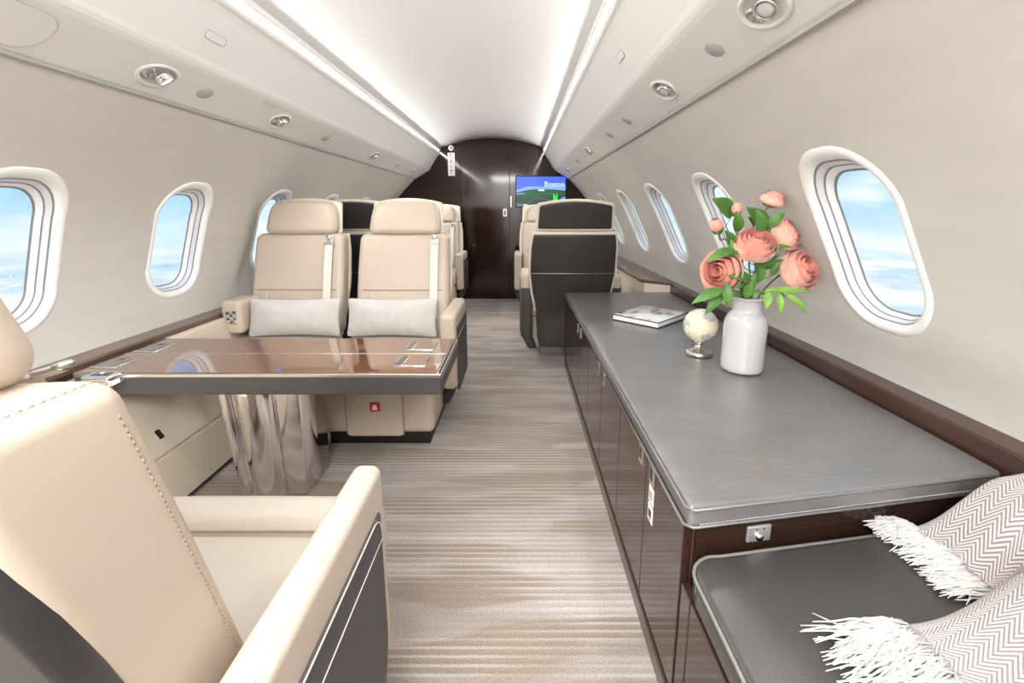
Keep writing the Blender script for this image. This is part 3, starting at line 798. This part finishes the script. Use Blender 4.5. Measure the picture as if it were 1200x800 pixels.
# sewn edges, perforated strip and belt of the foreground seat
def near_edge():
    hb = .262
    path = []
    for z in [.46 + .02 * k for k in range(23)]:
        u = (z - .38) / .55; k = 1 - .02 * u * u - .06 * (1 - u)**2
        path.append((hb * k + .0004, back_y(z) + .075 - .012, z))
    stitches('stitching', path, M_stitch2, N_, .0075, .0009)
    x_, y_ = path[-1][0] - .010, path[-1][1]
    stitches('stitching', [(x_, y_ - .004, .929), (x_, y_ - .09, .929)], M_stitch2, N_, .0075, .0007)
    # small punched holes across the top of the backrest
    verts, faces = [], []
    for i in range(26):
        for j in range(7):
            b0 = len(verts); cx, cy = x_ - .012 - .0075 * (i + .5 * (j % 2)), y_ - .012 - .0085 * j
            verts += [(cx + .0007 * math.cos(q * PI / 3), cy + .0007 * math.sin(q * PI / 3), .9306) for q in range(6)]; faces.append(tuple(range(b0, b0 + 6)))
    o = link('perforation', verts, faces, M_stitch2, N_, False); o['kind'] = 'stuff'
near_edge()
# ------------------------------------------------------------------ conference table
TZ = .53
t = thing('folding_table', 'gloss wood folding table with grey edge and polished steel pedestal', 'table', (0, 0, 0))
for y0, y1 in ((1.426, 1.627), (1.635, 1.836)):
    box('table_leaf', (-1.178, y0, TZ - .012), (.030, y1, TZ), M_wood_table, t, .002)
ed = box('table_frame', (-1.172, 1.420, TZ - .076), (.044, 1.842, TZ - .011), M_edge, t, .004)
box('frame_lip', (-1.172, 1.4185, TZ - .014), (.046, 1.4255, TZ - .002), M_satin, ed, .002)
box('frame_lip', (.031, 1.426, TZ - .020), (.0365, 1.838, TZ + .001), M_satin, ed, .001)
box('frame_lip', (.040, 1.426, TZ - .024), (.046, 1.838, TZ - .004), M_satin, ed, .001)
box('hinge_line', (-1.178, 1.627, TZ - .008), (.030, 1.635, TZ + .0005), M_satin, t, .001)
for x0, x1, y0, y1, dark in ((-1.165, -1.080, 1.648, 1.752, True), (-1.168, -1.078, 1.472, 1.570, True), (-.133, -.020, 1.487, 1.600, False), (-.140, -.026, 1.672, 1.786, False)):
    fr = soft('hinge_frame', (x1 - x0, y1 - y0, .006), M_chrome, t, ((x0 + x1) / 2, (y0 + y1) / 2, TZ + .0002), .002, None, (1, 1, 1), 1)
    xm = x0 + (x1 - x0) * (.28 if not dark else .5)
    box('hinge_plate', (x0 + .005, y0 + .006, TZ), (xm - .004, y1 - .006, TZ + .0040), M_dark_glass, fr, .001)
    box('hinge_plate', (xm + .004, y0 + .006, TZ), (x1 - .005, y1 - .006, TZ + .0040), M_dark_glass if dark else M_wood_table, fr, .001)
# chrome latch on the front left corner
lt = soft('corner_latch', (.095, .060, .040), M_chrome, t, (-1.062, 1.405, .515), .010, lambda p: (p.x + (.012 if p.z < 0 else 0), p.y - (.012 if p.z < 0 else 0), p.z), (2, 2, 2), 3)
soft('latch_slot', (.055, .026, .004), M_dark_glass, lt, (-1.058, 1.402, .5352), .0015, None, (1, 1, 1), 1)
lathe('latch_knob', [(.010, 0), (.009, .006), (0, .008)], M_chrome, lt, (-1.056, 1.402, .536), 16)
# polished steel pedestal with rounded flutes
def pedestal():
    verts, faces = [], []
    sec = []
    for k in range(49):                                         # front: narrow flute, wide flute, broad shallow flank
        u = k / 48
        if u < .22: d = .030 * math.sin(u / .22 * PI) ** .6
        elif u < .66: d = .012 + .055 * math.sin((u - .22) / .44 * PI) ** .65
        else: d = .004 + .006 * math.sin((u - .66) / .34 * PI) ** .8
        sec.append((u, -d))
    sec += [(1 - k / 12, .20) for k in range(13)]
    zs = [.456, .42, .34, .24, .14, .06, .015, 0]
    for z in zs:
        q = 1 - z / .456
        xa = -.795 + .050 * q; xb = -.492 - .004 * q
        for u, d in sec: verts.append((xa + (xb - xa) * u, 1.545 + (d * (1 - .15 * q) if d < 0 else d), z))
    n = len(sec)
    for a in range(len(zs) - 1):
        for i in range(n): faces.append((a * n + i, a * n + (i + 1) % n, (a + 1) * n + (i + 1) % n, (a + 1) * n + i))
    faces += [tuple(range(n)), tuple(range((len(zs) - 1) * n, len(zs) * n))]
    return link('pedestal', verts, faces, M_steel, t)
pedestal()

# ------------------------------------------------------------------ long cabinet on the right, its cushion and the bench beside it
def end_y(x): return .765 + .108 * (x - .645) / .667
CX0, CX1, CYF = .640, 1.318, 2.965
t = thing('long_cabinet', 'long glossy brown wooden cabinet along the right wall', 'cabinet', (0, 0, 0))
poly_z('carcass', [(CX0, end_y(CX0) + .012), (CX1, end_y(CX1) + .012), (CX1, CYF - .02), (CX0, CYF - .02)], .0, .474, M_wood_trim, t, .003)
box('plinth', (CX0 - .022, .70, 0), (CX0 + .01, CYF - .01, .050), M_wood_trim, t, .004)
seams = [.778, 1.035, 1.330, 1.650, 1.975, 2.30, 2.625, 2.925]
hand = {0: 'a', 1: 'b', 2: 'a', 3: 'b', 4: 'a', 5: 'b'}
for k, (a, b) in enumerate(zip(seams, seams[1:])):
    d = box('door', (CX0 - .017, a + .0018, .056), (CX0, b - .0018, .470), M_wood_face, t, .002)
    if k in (0, 2, 4, 1, 3, 5):
        hy = {0: b - .052, 1: a + .045, 2: b - .040, 3: a + .075, 4: b - .045, 5: a + .055}[k]
        hb_ = box('handle', (CX0 - .021, hy - .017, .412), (CX0 - .0155, hy + .017, .462), M_satin, d, .002)
        box('handle_recess', (CX0 - .0218, hy - .010, .424), (CX0 - .0205, hy + .010, .456), M_edge, hb_, .001)
        box('handle_button', (CX0 - .0235, hy - .007, .416), (CX0 - .0205, hy + .007, .425), M_chrome, hb_, .001)
    if k == 0:
        for j, (mm, z_) in enumerate(((M_pinkmark, .383), (M_darkmark, .334))):
            pl_ = lab(box('notice_label', (CX0 - .0185, hy - .018, z_ - .022), (CX0 - .0165, hy + .018, z_ + .022), M_whitemark, d, .001), 'white notice label with a %s mark' % ('pink' if j == 0 else 'dark'))
            # labels carry a small printed mark
            o = box('label_mark', (CX0 - .0192, hy - .009, z_ - .011), (CX0 - .0182, hy + .010, z_ + .010), mm, d, .0005)
box('end_frame', (CX0 - .020, CYF - .038, .05), (CX0 + .02, CYF, .474), M_wood_trim, t, .003)
# end panel facing the camera
ex0, ex1 = CX0 + .004, CX1 - .006
ep = poly_z('end_panel', [(ex0, end_y(ex0)), (ex1, end_y(ex1)), (ex1, end_y(ex1) + .011), (ex0, end_y(ex0) + .011)], .02, .470, M_wood_dark, t, .001)
lk = box('lock_plate', (-.026, -.004, -.018), (.026, .002, .018), mat('brushed_plate', (.72, .72, .72), .42, metal=.8), ep, .003)
lk.matrix_basis = Matrix.Translation((.772, end_y(.772) - .001, .438)) @ Matrix.Rotation(math.atan(.108 / .667), 4, 'Z')
lathe('lock_button', [(.0085, 0), (.008, .004), (.004, .007), (0, .007)], M_chrome, ep, (.772, end_y(.772) - .005, .433), 18, Matrix.Rotation(rad(90), 4, 'X'))
for dx in (-.006, .009):
    lathe('lock_hole', [(.0025, 0), (0, .001)], M_black, ep, (.772 + dx, end_y(.772 + dx) - .0048, .448), 10, Matrix.Rotation(rad(90), 4, 'X'))

def cushion_top():
    x0, x1 = CX0 - .022, CX1 - .003
    y1 = CYF + .012; L_ = 2.2; h = .046
    def f(p):
        u = (p.x + (x1 - x0) / 2) / (x1 - x0); x = x0 + (x1 - x0) * u
        ys = end_y(x) - .014
        v = (p.y + L_ / 2) / L_
        y = ys + (y1 - ys) * v
        z = p.z + .0015 * math.sin(y * 9 + x * 4) * (1 if p.z > 0 else 0)
        sag = math.sin((y - 1.55) * 11) ** 2 * max(0, min(1, (y - 1.5) / .5)) * max(0, 1 - u / .06)
        if p.z < 0: z += .010 * sag; x -= .004 * sag
        return (x, y, z)
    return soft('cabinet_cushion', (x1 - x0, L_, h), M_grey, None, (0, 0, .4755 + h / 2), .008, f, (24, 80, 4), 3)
cc = tag(cushion_top(), 'long grey leather pad covering the top of the cabinet', 'cushion')
x0, x1 = CX0 - .022, CX1 - .003
pth = [(x0 - .004, CYF, .514), (x0 - .004, 2.2, .514), (x0 - .004, 1.5, .514), (x0 - .004, end_y(x0) - .004, .514), (x0 + .01, end_y(x0) - .015, .5145), (x1 - .01, end_y(x1) - .015, .5145), (x1 + .001, end_y(x1), .5145), (x1 + .001, CYF, .5145)]
tube('piping', pth, .0030, M_grey, cc, 6)
tube('piping', [(p[0] - (.002 if p[0] < 1 else -.001), p[1] - .001, .4795) for p in pth[2:6]], .0032, M_grey, cc, 6)
stitches('stitching', [(x0 + .02, end_y(x0) - .0165, .4865), (x1 - .02, end_y(x1) - .0165, .4865)], M_stitch, cc, .006, .0008)

# bench in front of the cabinet's end
t = thing('bench', 'low wooden bench base in the lower right corner', 'bench', (0, 0, 0))
poly_z('carcass', [(CX0, -.9), (CX1, -.9), (CX1, end_y(CX1) - .004), (CX0, end_y(CX0) - .004)], 0, .365, M_wood_trim, t, .003)
box('plinth', (CX0 - .022, -.9, 0), (CX0 + .01, .698, .050), M_wood_trim, t, .004)
for a, b in ((-.9, -.20), (-.196, .40), (.404, .722)):
    box('door', (CX0 - .017, a, .056), (CX0, b, .340), M_wood_face, t, .002)
box('door', (CX0 - .017, .7255, .056), (CX0, .770, .340), M_wood_face, t, .002)
def bench_cushion():
    pts = []
    xa, xb = .612, 1.312
    y0 = -.88
    f = lambda x: end_y(x) - .028
    R = .06
    pts = [(xa, y0), (xb, y0), (xb, f(xb)), (xa + R + .01, f(xa + R))]
    for k in range(1, 8):
        a = rad(90 + k * 90 / 8); pts.append((xa + R + R * math.cos(a), f(xa + R) - R + R * math.sin(a)))
    pts.append((xa, f(xa + R) - R))
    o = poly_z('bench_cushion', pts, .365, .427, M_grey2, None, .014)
    v, fc = tube_data([(x, y, .421) for x, y in [(xa - .001, y0 + .02)] + list(reversed(pts[3:])) + [(xb, f(xb) + .001)]], .0035, 6)
    link('piping', v, fc, mat('grey_green_piping', (.19, .19, .17), .5), o)
    return o
tag(bench_cushion(), 'grey leather bench cushion with pale piping in the lower right corner', 'cushion')

# far right side ledge cabinet beyond the long cabinet
t = thing('side_cabinet', 'cream side ledge with brown wooden top beyond the long cabinet', 'cabinet', (0, 0, 0))
poly_z('carcass', [(1.175, 3.10), (1.322, 2.99), (1.322, 5.38), (1.175, 5.38)], 0, .565, M_dado, t, .004)
poly_z('wooden_top', [(1.155, 3.115), (1.330, 2.975), (1.330, 5.385), (1.155, 5.385)], .565, .590, M_wood_ledge, t, .004)
box('side_panel_joint', (1.171, 3.90, .02), (1.177, 3.906, .56), M_stitch2, t, .001)

# ------------------------------------------------------------------ pillows
def pillow(label, loc, size, rz, tilt, dark):
    w, d, h = size
    def f(p):
        k = (1 - .82 * abs(p.x / (w / 2)) ** 3.2) * (1 - .82 * abs(p.z / (h / 2)) ** 3.2)
        sx = 1 - .05 * (1 - (p.z / (h / 2))**2) * 1; sz = 1 - .09 * (1 - (p.x / (w / 2))**2)
        wr = .004 * math.sin(p.x * 24 + 2) * math.sin(p.z * 30)
        return (p.x * sx, (p.y + wr) * max(.10, k), p.z * sz)
    o = soft('pillow', size, M_pillow, None, (0, 0, 0), .02, f, (14, 3, 10), 3)
    ol = rr_outline(w / 2 - .004, h / 2 - .004, .016, 4)
    v, fc = tube_data([(x * (1 - .05 * (1 - (z / (h / 2))**2)), 0, z * (1 - .09 * (1 - (x / (w / 2))**2))) for x, z in sum([[((1 - q) * a[0] + q * b[0], (1 - q) * a[1] + q * b[1]) for q in (0, .2, .4, .6, .8)] for a, b in zip(ol, ol[1:] + ol[:1])], [])], .0026, 5, True)
    link('piping', v, fc, M_armpanel if dark else M_pillow, o)
    o.location = loc; o.rotation_euler = (rad(tilt), 0, rad(rz))
    return tag(o, label, 'pillow', 'linen lumbar pillows on the cream seats')
pillow('pale linen pillow on the window-side cream seat', (-.858, 2.290, .512), (.470, .13, .198), 2, -15, False)
pillow('pale linen pillow with dark piping on the aisle-side cream seat', (-.350, 2.280, .514), (.47, .13, .200), -1, -15, True)

# ------------------------------------------------------------------ book, globe, vase
T_ = .5225
def book():
    t = thing('book', 'thick dark coffee table book with white pages lying on the cabinet', 'book', (.965, 2.215, T_))
    t.rotation_euler = (0, 0, rad(-45.5))
    w, l, h = .25, .30, .030
    soft('pages', (w - .006, l - .008, h - .006), M_paper, t, (0, 0, h / 2), .001, None, (1, 1, 1), 1)
    soft('cover', (w, l, .003), M_black, t, (0, 0, .0015), .001, None, (1, 1, 1), 1)
    soft('cover', (w, l, .003), M_cover, t, (0, 0, h - .0015), .001, None, (1, 1, 1), 1)
    soft('cover_edge', (w + .003, l + .003, .0040), M_black, t, (0, 0, h - .0022), .0008, None, (1, 1, 1), 1)
    soft('spine', (w, .004, h), M_black, t, (0, l / 2, h / 2), .0015, None, (1, 1, 1), 1)
book()
t = thing('globe', 'small cream desk globe on a silver stand left of the vase', 'globe', (.985, 1.645, T_))
lathe('stand', [(.048, 0), (.050, .003), (.050, .012), (.047, .016), (.030, .019), (.022, .026), (.014, .034), (.011, .040), (.014, .044), (.019, .047), (.019, .051), (.010, .056), (0, .058)], M_satin, t, n=40)
bal = lathe('ball', [(.0625 * math.sin(PI * k / 24), -.0625 * math.cos(PI * k / 24)) for k in range(25)], M_globe, t, n=40)
bal.location = (0, 0, .1135); bal.rotation_euler = (rad(20), rad(-10), rad(215))
def vase():
    prof = [(0, .002), (.058, 0), (.064, .003), (.067, .010), (.0675, .02), (.0675, .15), (.0665, .168), (.0625, .184), (.055, .196), (.048, .203), (.0455, .208), (.0448, .214), (.0448, .240), (.0460, .243), (.0482, .246), (.0490, .250), (.0480, .254), (.0455, .255), (.0425, .253), (.0415, .246), (.0415, .212), (.045, .20), (.058, .18), (.063, .16), (.063, .015), (0, .010)]
    return tag(lathe('vase', prof, M_ceramic, None, n=56), 'white ceramic bottle vase holding coral peonies', 'vase')
v_ = vase(); VX, VY = 1.067, 1.480
v_.location = (VX, VY, T_)

# ------------------------------------------------------------------ peonies
def petal_data(R, rho, zeta, a0, spread, seedv, ruff):
    """curved petal lying on a cup; rho and zeta give radius and height along its length"""
    rnd = random.Random(seedv); nu, nv = 6, 6; verts, faces = [], []
    ph = rnd.random() * 6
    for j in range(nv + 1):
        v = j / nv
        wv = math.sin(min(1, .18 + v * 1.05) * PI * .5) ** .8 * (1 if v < .85 else 1 - .25 * ((v - .85) / .15)**2)
        for i in range(nu + 1):
            u = -1 + 2 * i / nu
            th = a0 + u * spread * wv
            rr = rho(v) * (1 + .05 * u * u * v) + ruff * R * math.sin(u * 5 + ph) * v ** 3
            zz = zeta(v) - .16 * R * u * u * v * v + ruff * R * math.cos(u * 6 + ph) * v ** 3
            verts.append((R * rr * math.cos(th), R * rr * math.sin(th), R * zz if False else zz * R if abs(zz) < 9 else zz))
    for j in range(nv):
        for i in range(nu):
            a = j * (nu + 1) + i; faces.append((a, a + 1, a + nu + 2, a + nu + 1))
    return verts, faces
def closest(path, p):
    return min(path, key=lambda q: (Vector(q) - Vector(p)).length)
def make_leaf(parent, b, tp, wf, m):
    b = Vector(b); tp = Vector(tp); d = tp - b; Lg = d.length
    up = Vector((-.25, -.75, .6)); s = d.cross(up).normalized(); n = s.cross(d).normalized()
    verts, faces = [], []
    NV, NU = 8, 4
    for j in range(NV + 1):
        v = j / NV
        w = 1.18 * wf * Lg * .5 * (math.sin(PI * min(1, v ** .85 * .97 + .03)) ** .9) if 0 < j < NV else .0006
        arch = .10 * Lg * math.sin(PI * v)
        for i in range(NU + 1):
            u = -1 + 2 * i / NU
            p = b + d * v + s * (w * u) + n * (arch + .35 * w * abs(u) - .0) 
            verts.append(tuple(p))
    for j in range(NV):
        for i in range(NU):
            a = j * (NU + 1) + i; faces.append((a, a + 1, a + NU + 2, a + NU + 1))
    return link('leaf', verts, faces, m, parent)
LEAVES = [((1.006, 1.52, 1.036), (.93, 1.505, 1.096), .58), ((1.024, 1.5, .988), (1.005, 1.485, 1.057), .40), ((1.111, 1.5, .985), (1.034, 1.485, 1.071), .46), ((1.068, 1.44, .988), (1.037, 1.425, 1.062), .42),
          ((1.101, 1.46, 1.007), (1.139, 1.445, 1.054), .46), ((.978, 1.42, .94), (.882, 1.405, .897), .26), ((.998, 1.47, .942), (.957, 1.455, .998), .42), ((.948, 1.4, .815), (.843, 1.385, .772), .26),
          ((.96, 1.42, .812), (.897, 1.405, .731), .28), ((.939, 1.38, .845), (.948, 1.365, .762), .28), ((1.024, 1.44, .793), (.982, 1.425, .784), .34), ((1.09, 1.44, .8), (1.24, 1.425, .799), .13),
          ((1.132, 1.42, .802), (1.136, 1.405, .737), .26), ((1.137, 1.4, .802), (1.21, 1.385, .741), .20), ((1.086, 1.4, .81), (1.079, 1.385, .756), .38), ((1.054, 1.43, .869), (1.118, 1.415, .956), .30),
          ((1.087, 1.47, .855), (1.103, 1.455, .988), .32), ((1.099, 1.46, .87), (1.151, 1.445, .904), .32), ((1.039, 1.41, .84), (.954, 1.395, .858), .38), ((1.086, 1.42, .94), (1.153, 1.405, .947), .20),
          ((1.161, 1.44, .792), (1.196, 1.425, .778), .26), ((1.018, 1.4, .789), (1.026, 1.385, .844), .4), ((.974, 1.45, .779), (.94, 1.435, .776), .3), ((1.111, 1.49, .916), (1.127, 1.475, .987), .36)]
LEAVES += [ ((1.1, 1.46, 0.892), (1.109, 1.448, 0.972), 0.42), ((1.066, 1.43, 0.831), (1.074, 1.418, 0.902), 0.34), ((1.011, 1.43, 0.853), (0.959, 1.418, 0.876), 0.4), ((1.032, 1.42, 0.806), (1.046, 1.408, 0.866), 0.36), ((1.112, 1.44, 0.851), (1.131, 1.428, 0.901), 0.34), ((0.975, 1.46, 0.971), (0.987, 1.448, 0.925), 0.4), ((1.085, 1.48, 1.007), (1.125, 1.468, 0.971), 0.4), ((1.074, 1.5, 1.007), (1.043, 1.488, 1.039), 0.4), ((0.999, 1.42, 0.928), (0.951, 1.408, 0.918), 0.3), ((1.052, 1.39, 0.817), (1.033, 1.378, 0.793), 0.4), ((1.019, 1.41, 0.835), (0.978, 1.398, 0.816), 0.34), ((1.096, 1.43, 0.9), (1.123, 1.418, 0.928), 0.34) ]
def stem_of(parent, path, m=None, r=.0028):
    p = smooth_path(path, 8)
    tube('stem', p, r, m or M_stem, parent, 7)
    return p
def add_leaves(parent, stem, ids, m):
    for i in ids:
        b, tp, wf = LEAVES[i]
        q = closest(stem, b)
        if (Vector(q) - Vector(b)).length > .004:
            mid = (Vector(q) + Vector(b)) / 2 + Vector((0, 0, -.008))
            tube('leaf_stalk', smooth_path([q, mid, b], 5), .0013, M_stem, parent, 5)
        make_leaf(parent, b, tp, wf, m)
def flower(label, c, axis, R, stem_top, ids, bud=False, open_=1.0, seed=1, group='coral peonies in the white vase', stemm=None, twist=0.0):
    t = thing('peony_bud' if bud else 'peony', label, 'flower', (0, 0, 0), 0, group)
    c = Vector(c); axis = Vector(axis).normalized()
    rot = axis.to_track_quat('Z', 'Y').to_matrix().to_4x4(); mw = Matrix.Translation(c) @ rot
    rings = []
    if bud:
        rings = [(3, .62, 1.25, .55, .35, .01), (3, .80, 1.25, .85, .62, .015), (4, .92, 1.2, .62, .80, .02)]
    else:   # count, top radius, spread, bulge, height, ruffle
        rings = [(5, .24, .95, .30, 1.02, .03), (6, .42, .75, .52, 1.00, .04), (6, .62, .72, .74, .96, .05), (7, .86 * open_, .62, .92, .82, .05), (6, 1.05 * open_, .68, 1.02, .55, .05)]
    for k, (n, rt, sp, bulge, hh, rf) in enumerate(rings):
        for j in range(n):
            a0 = 2 * PI * (j + .37 * k) / n + random.uniform(-.12, .12) + seed
            rtj = rt * random.uniform(.92, 1.08); hj = hh * random.uniform(.92, 1.06)
            if bud: 
                rho = lambda v, rtj=rtj, b=bulge: max(.03, math.sin(min(1, v * .98 + .02) * PI * .86) * b * .78 + .05 * v)
                zeta = lambda v, hj=hj: -.9 + 1.9 * v * (0.86 + .14 * hj)
            else:
                rho = lambda v, rtj=rtj, b=bulge: .06 + (b - .06) * math.sin(min(1, v / .62) * PI / 2) + (rtj - b) * max(0, (v - .5) / .5) ** 2
                zeta = lambda v, hj=hj: -.62 + (hj + .34) * (v ** 1.35)
            ve, fa = petal_data(R, rho, zeta, a0, sp, seed * 100 + k * 10 + j, rf)
            link('petal', [tuple(mw @ Vector(p)) for p in ve], fa, M_petal2 if (k >= len(rings) - 1 and not bud) or (seed % 2 == 0 and k >= 3) else M_petal, t)
    # green calyx
    base = c - axis * R * (.62 if not bud else .85)
    for j in range(5):
        a = 2 * PI * j / 5 + seed
        ve, fa = petal_data(R, lambda v: .10 + .62 * math.sin(v * PI * .5) * (1 if not bud else .82), lambda v: -.68 + .42 * v * v if not bud else -.95 + .75 * v * v, a, .42, seed + j, .01)
        link('sepal', [tuple(mw @ Vector(p)) for p in ve], fa, M_leaf, t)
    st = stem_of(t, stem_top[:-1] + [tuple(base - axis * .03), tuple(base)], stemm)
    add_leaves(t, st, ids, M_leaf)
    return t
def mouth(dx, dy, k=0): return [(VX + dx * .4, VY + dy * .4, T_ + .06), (VX + dx, VY + dy, T_ + .215), (VX + dx * 1.25, VY + dy * 1.25, T_ + .265)]
flower('coral peony in the middle of the bouquet, facing the camera', (1.046, 1.430, .946), (-.10, -.55, .80), .060, mouth(-.004, -.022) + [0], [15, 16, 17, 19, 21, 24, 25, 27, 28, 32, 33, 34, 35], seed=3)
flower('coral peony lowest on the left, drooping over the globe', (.963, 1.450, .863), (-.62, -.45, .10), .062, mouth(-.024, -.012) + [0], [5, 18, 26], seed=4, open_=1.05)
flower('large pale coral peony lowest on the right', (1.205, 1.455, .868), (.30, -.62, .30), .064, mouth(.024, -.014) + [0], [], seed=2, open_=1.02, stemm=M_stem2)
flower('coral peony at upper right, turned to the window', (1.164, 1.490, .979), (.48, -.40, .45), .056, mouth(.014, .006) + [0], [], seed=6, open_=.92)
flower('small coral rosebud at the very top of the bouquet', (1.108, 1.470, 1.092), (.25, -.25, .9), .036, mouth(.004, .010) + [(1.098, 1.475, .95), 0], [4, 23], False, seed=5, open_=.80)
flower('closed coral bud on the left side of the bouquet', (.938, 1.470, 1.008), (-.4, -.3, .7), .030, mouth(-.014, .004) + [(1.015, 1.475, .90), (.975, 1.475, .965), 0], [6, 0, 29], True, seed=7)
flower('blurry peach bud standing between two large leaves', (1.012, 1.500, 1.060), (.05, -.1, 1), .025, mouth(-.004, .020) + [(1.035, 1.49, .93), 0], [1, 2, 3, 30, 31], True, seed=9)
t = thing('leaf_sprig', 'dark green leaf sprig hanging over the globe from the vase', 'leaves', (0, 0, 0), 0, 'leaf sprigs in the vase')
st = stem_of(t, mouth(-.020, -.022) + [(1.00, 1.43, .805), (.955, 1.41, .815)], r=.002)
add_leaves(t, st, [7, 8, 9, 10, 22], M_leaf)
t = thing('leaf_sprig', 'bright green leaf sprig hanging on the right of the vase', 'leaves', (0, 0, 0), 0, 'leaf sprigs in the vase')
st = stem_of(t, mouth(.018, -.026) + [(1.115, 1.43, .802), (1.165, 1.425, .793)], r=.002)
add_leaves(t, st, [11, 12, 13, 14, 20], M_leaf2)

# ------------------------------------------------------------------ herringbone throws with fringes
def throw(label, xa, xb, ycf, hw, hmax, z0, seed, fr_len, fr_dir, rise=.16):
    rnd = random.Random(seed)
    NU, NV = 44, 36; verts, faces, uvs = [], [], []
    def surf(u, v):
        x = xa + (xb - xa) * u
        yc = ycf(u)
        q = min(1, u * (xb - xa) / rise); H = .014 + hmax * (q * q * (3 - 2 * q))
        a = PI * v
        y = yc - hw * math.cos(a) * (1 + .05 * math.sin(u * 7 + seed))
        z = z0 + H * max(0, math.sin(a)) ** .62 + .006 * math.sin(x * 31 + v * 5 + seed) * math.sin(a) * q + .004 * math.sin(v * 17 + u * 5)* math.sin(a)
        return Vector((x, y, z))
    for j in range(NV + 1):
        for i in range(NU + 1):
            p = surf(i / NU, j / NV); verts.append(tuple(p))
            uvs.append(((xb - xa) * i / NU, 2.6 * hw * j / NV))
    W_ = NU + 1
    for j in range(NV):
        for i in range(NU): faces.append((j * W_ + i, j * W_ + i + 1, (j + 1) * W_ + i + 1, (j + 1) * W_ + i))
    nb = len(verts)                                              # underside, so the throw is a closed thick body
    for j in range(NV + 1):
        for i in range(NU + 1):
            x, y, z = verts[j * W_ + i]; verts.append((x, y, max(z0 - .0006, z - .012))); uvs.append(uvs[j * W_ + i])
    for j in range(NV):
        for i in range(NU): a = nb + j * W_ + i; faces.append((a, a + 1, a + W_ + 1, a + W_))
    rim = [i for i in range(W_)] + [j * W_ + NU for j in range(1, NV + 1)] + [NV * W_ + i for i in range(NU - 1, -1, -1)] + [j * W_ for j in range(NV - 1, 0, -1)]
    for a, b in zip(rim, rim[1:] + rim[:1]): faces.append((a, b, nb + b, nb + a))
    o = link('throw_blanket', verts, faces, M_chevron, None, uvs=uvs)
    fv, ff = [], []
    for k in range(420):                                         # fringe along the aisle end
        v = rnd.random(); p = surf(0.012, v); p.z -= .003 - .010 * rnd.random()
        if k % 3 == 0: p = surf(.02 + .02 * rnd.random(), v)
        Lg = fr_len * rnd.uniform(.6, 1.12)
        d = Vector((fr_dir[0] + rnd.gauss(0, .16), fr_dir[1] + rnd.gauss(0, .22), 0)).normalized()
        pts = []
        s = Vector((-d.y, d.x, 0)); wob = rnd.gauss(0, .008); lift = .016 * rnd.random()
        for q in range(6):
            f_ = q / 5
            c = p + d * Lg * f_ + s * wob * math.sin(f_ * 4 + rnd.random())
            c.z = p.z * (1 - f_) + (z0 + .0022 + lift * (1 - f_ * .7)) * f_ + .008 * math.sin(f_ * PI) * rnd.random()
            pts.append(c)
        tube_data(pts, [.0016, .0018, .0017, .0016, .0013, .0007], 5, False, fv, ff)
    fo = link('fringe', fv, ff, M_fringe, o); fo['kind'] = 'stuff'
    return tag(o, label, 'blanket')
throw('herringbone wool throw with white fringe lying nearest on the bench', .885, 1.31, lambda u: .425 + .05 * u, .165, .150, .4285, 3, .15, (-1, -.32), .20)
throw('herringbone wool throw with white fringe against the cabinet end', 1.085, 1.312, lambda u: .725 + .015 * u, .078, .140, .4285, 8, .080, (-1, .15), .13)
# belt lying over the shoulder of the foreground seat
def near_belt():
    y_ = .62 + .055
    bl = ribbon('shoulder_belt', smooth_path([(.01, -.347, .936), (.07, -.334, .935), (.12, -.320, .936), (.156, -.304, .938), (.173, -.290, .937), (.180, -.280, .931), (.177, -.274, .925)], 6), (0, .5, -.25), .040, .004, M_belt, N_)
    bk = soft('belt_buckle', (.026, .015, .008), M_chrome, N_, (0, 0, 0), .0045, None, (2, 1, 1), 2)
    bk.matrix_basis = Matrix.Translation((.187, -.262, .928)) @ Matrix.Rotation(rad(-14), 4, 'Y') @ Matrix.Rotation(rad(25), 4, 'Z')
    lathe('buckle_ring', [(.006, -.003), (.009, 0), (.006, .003)], M_satin, bk, (.010, 0, .002), 16)
near_belt()
bpy.context.view_layer.update()
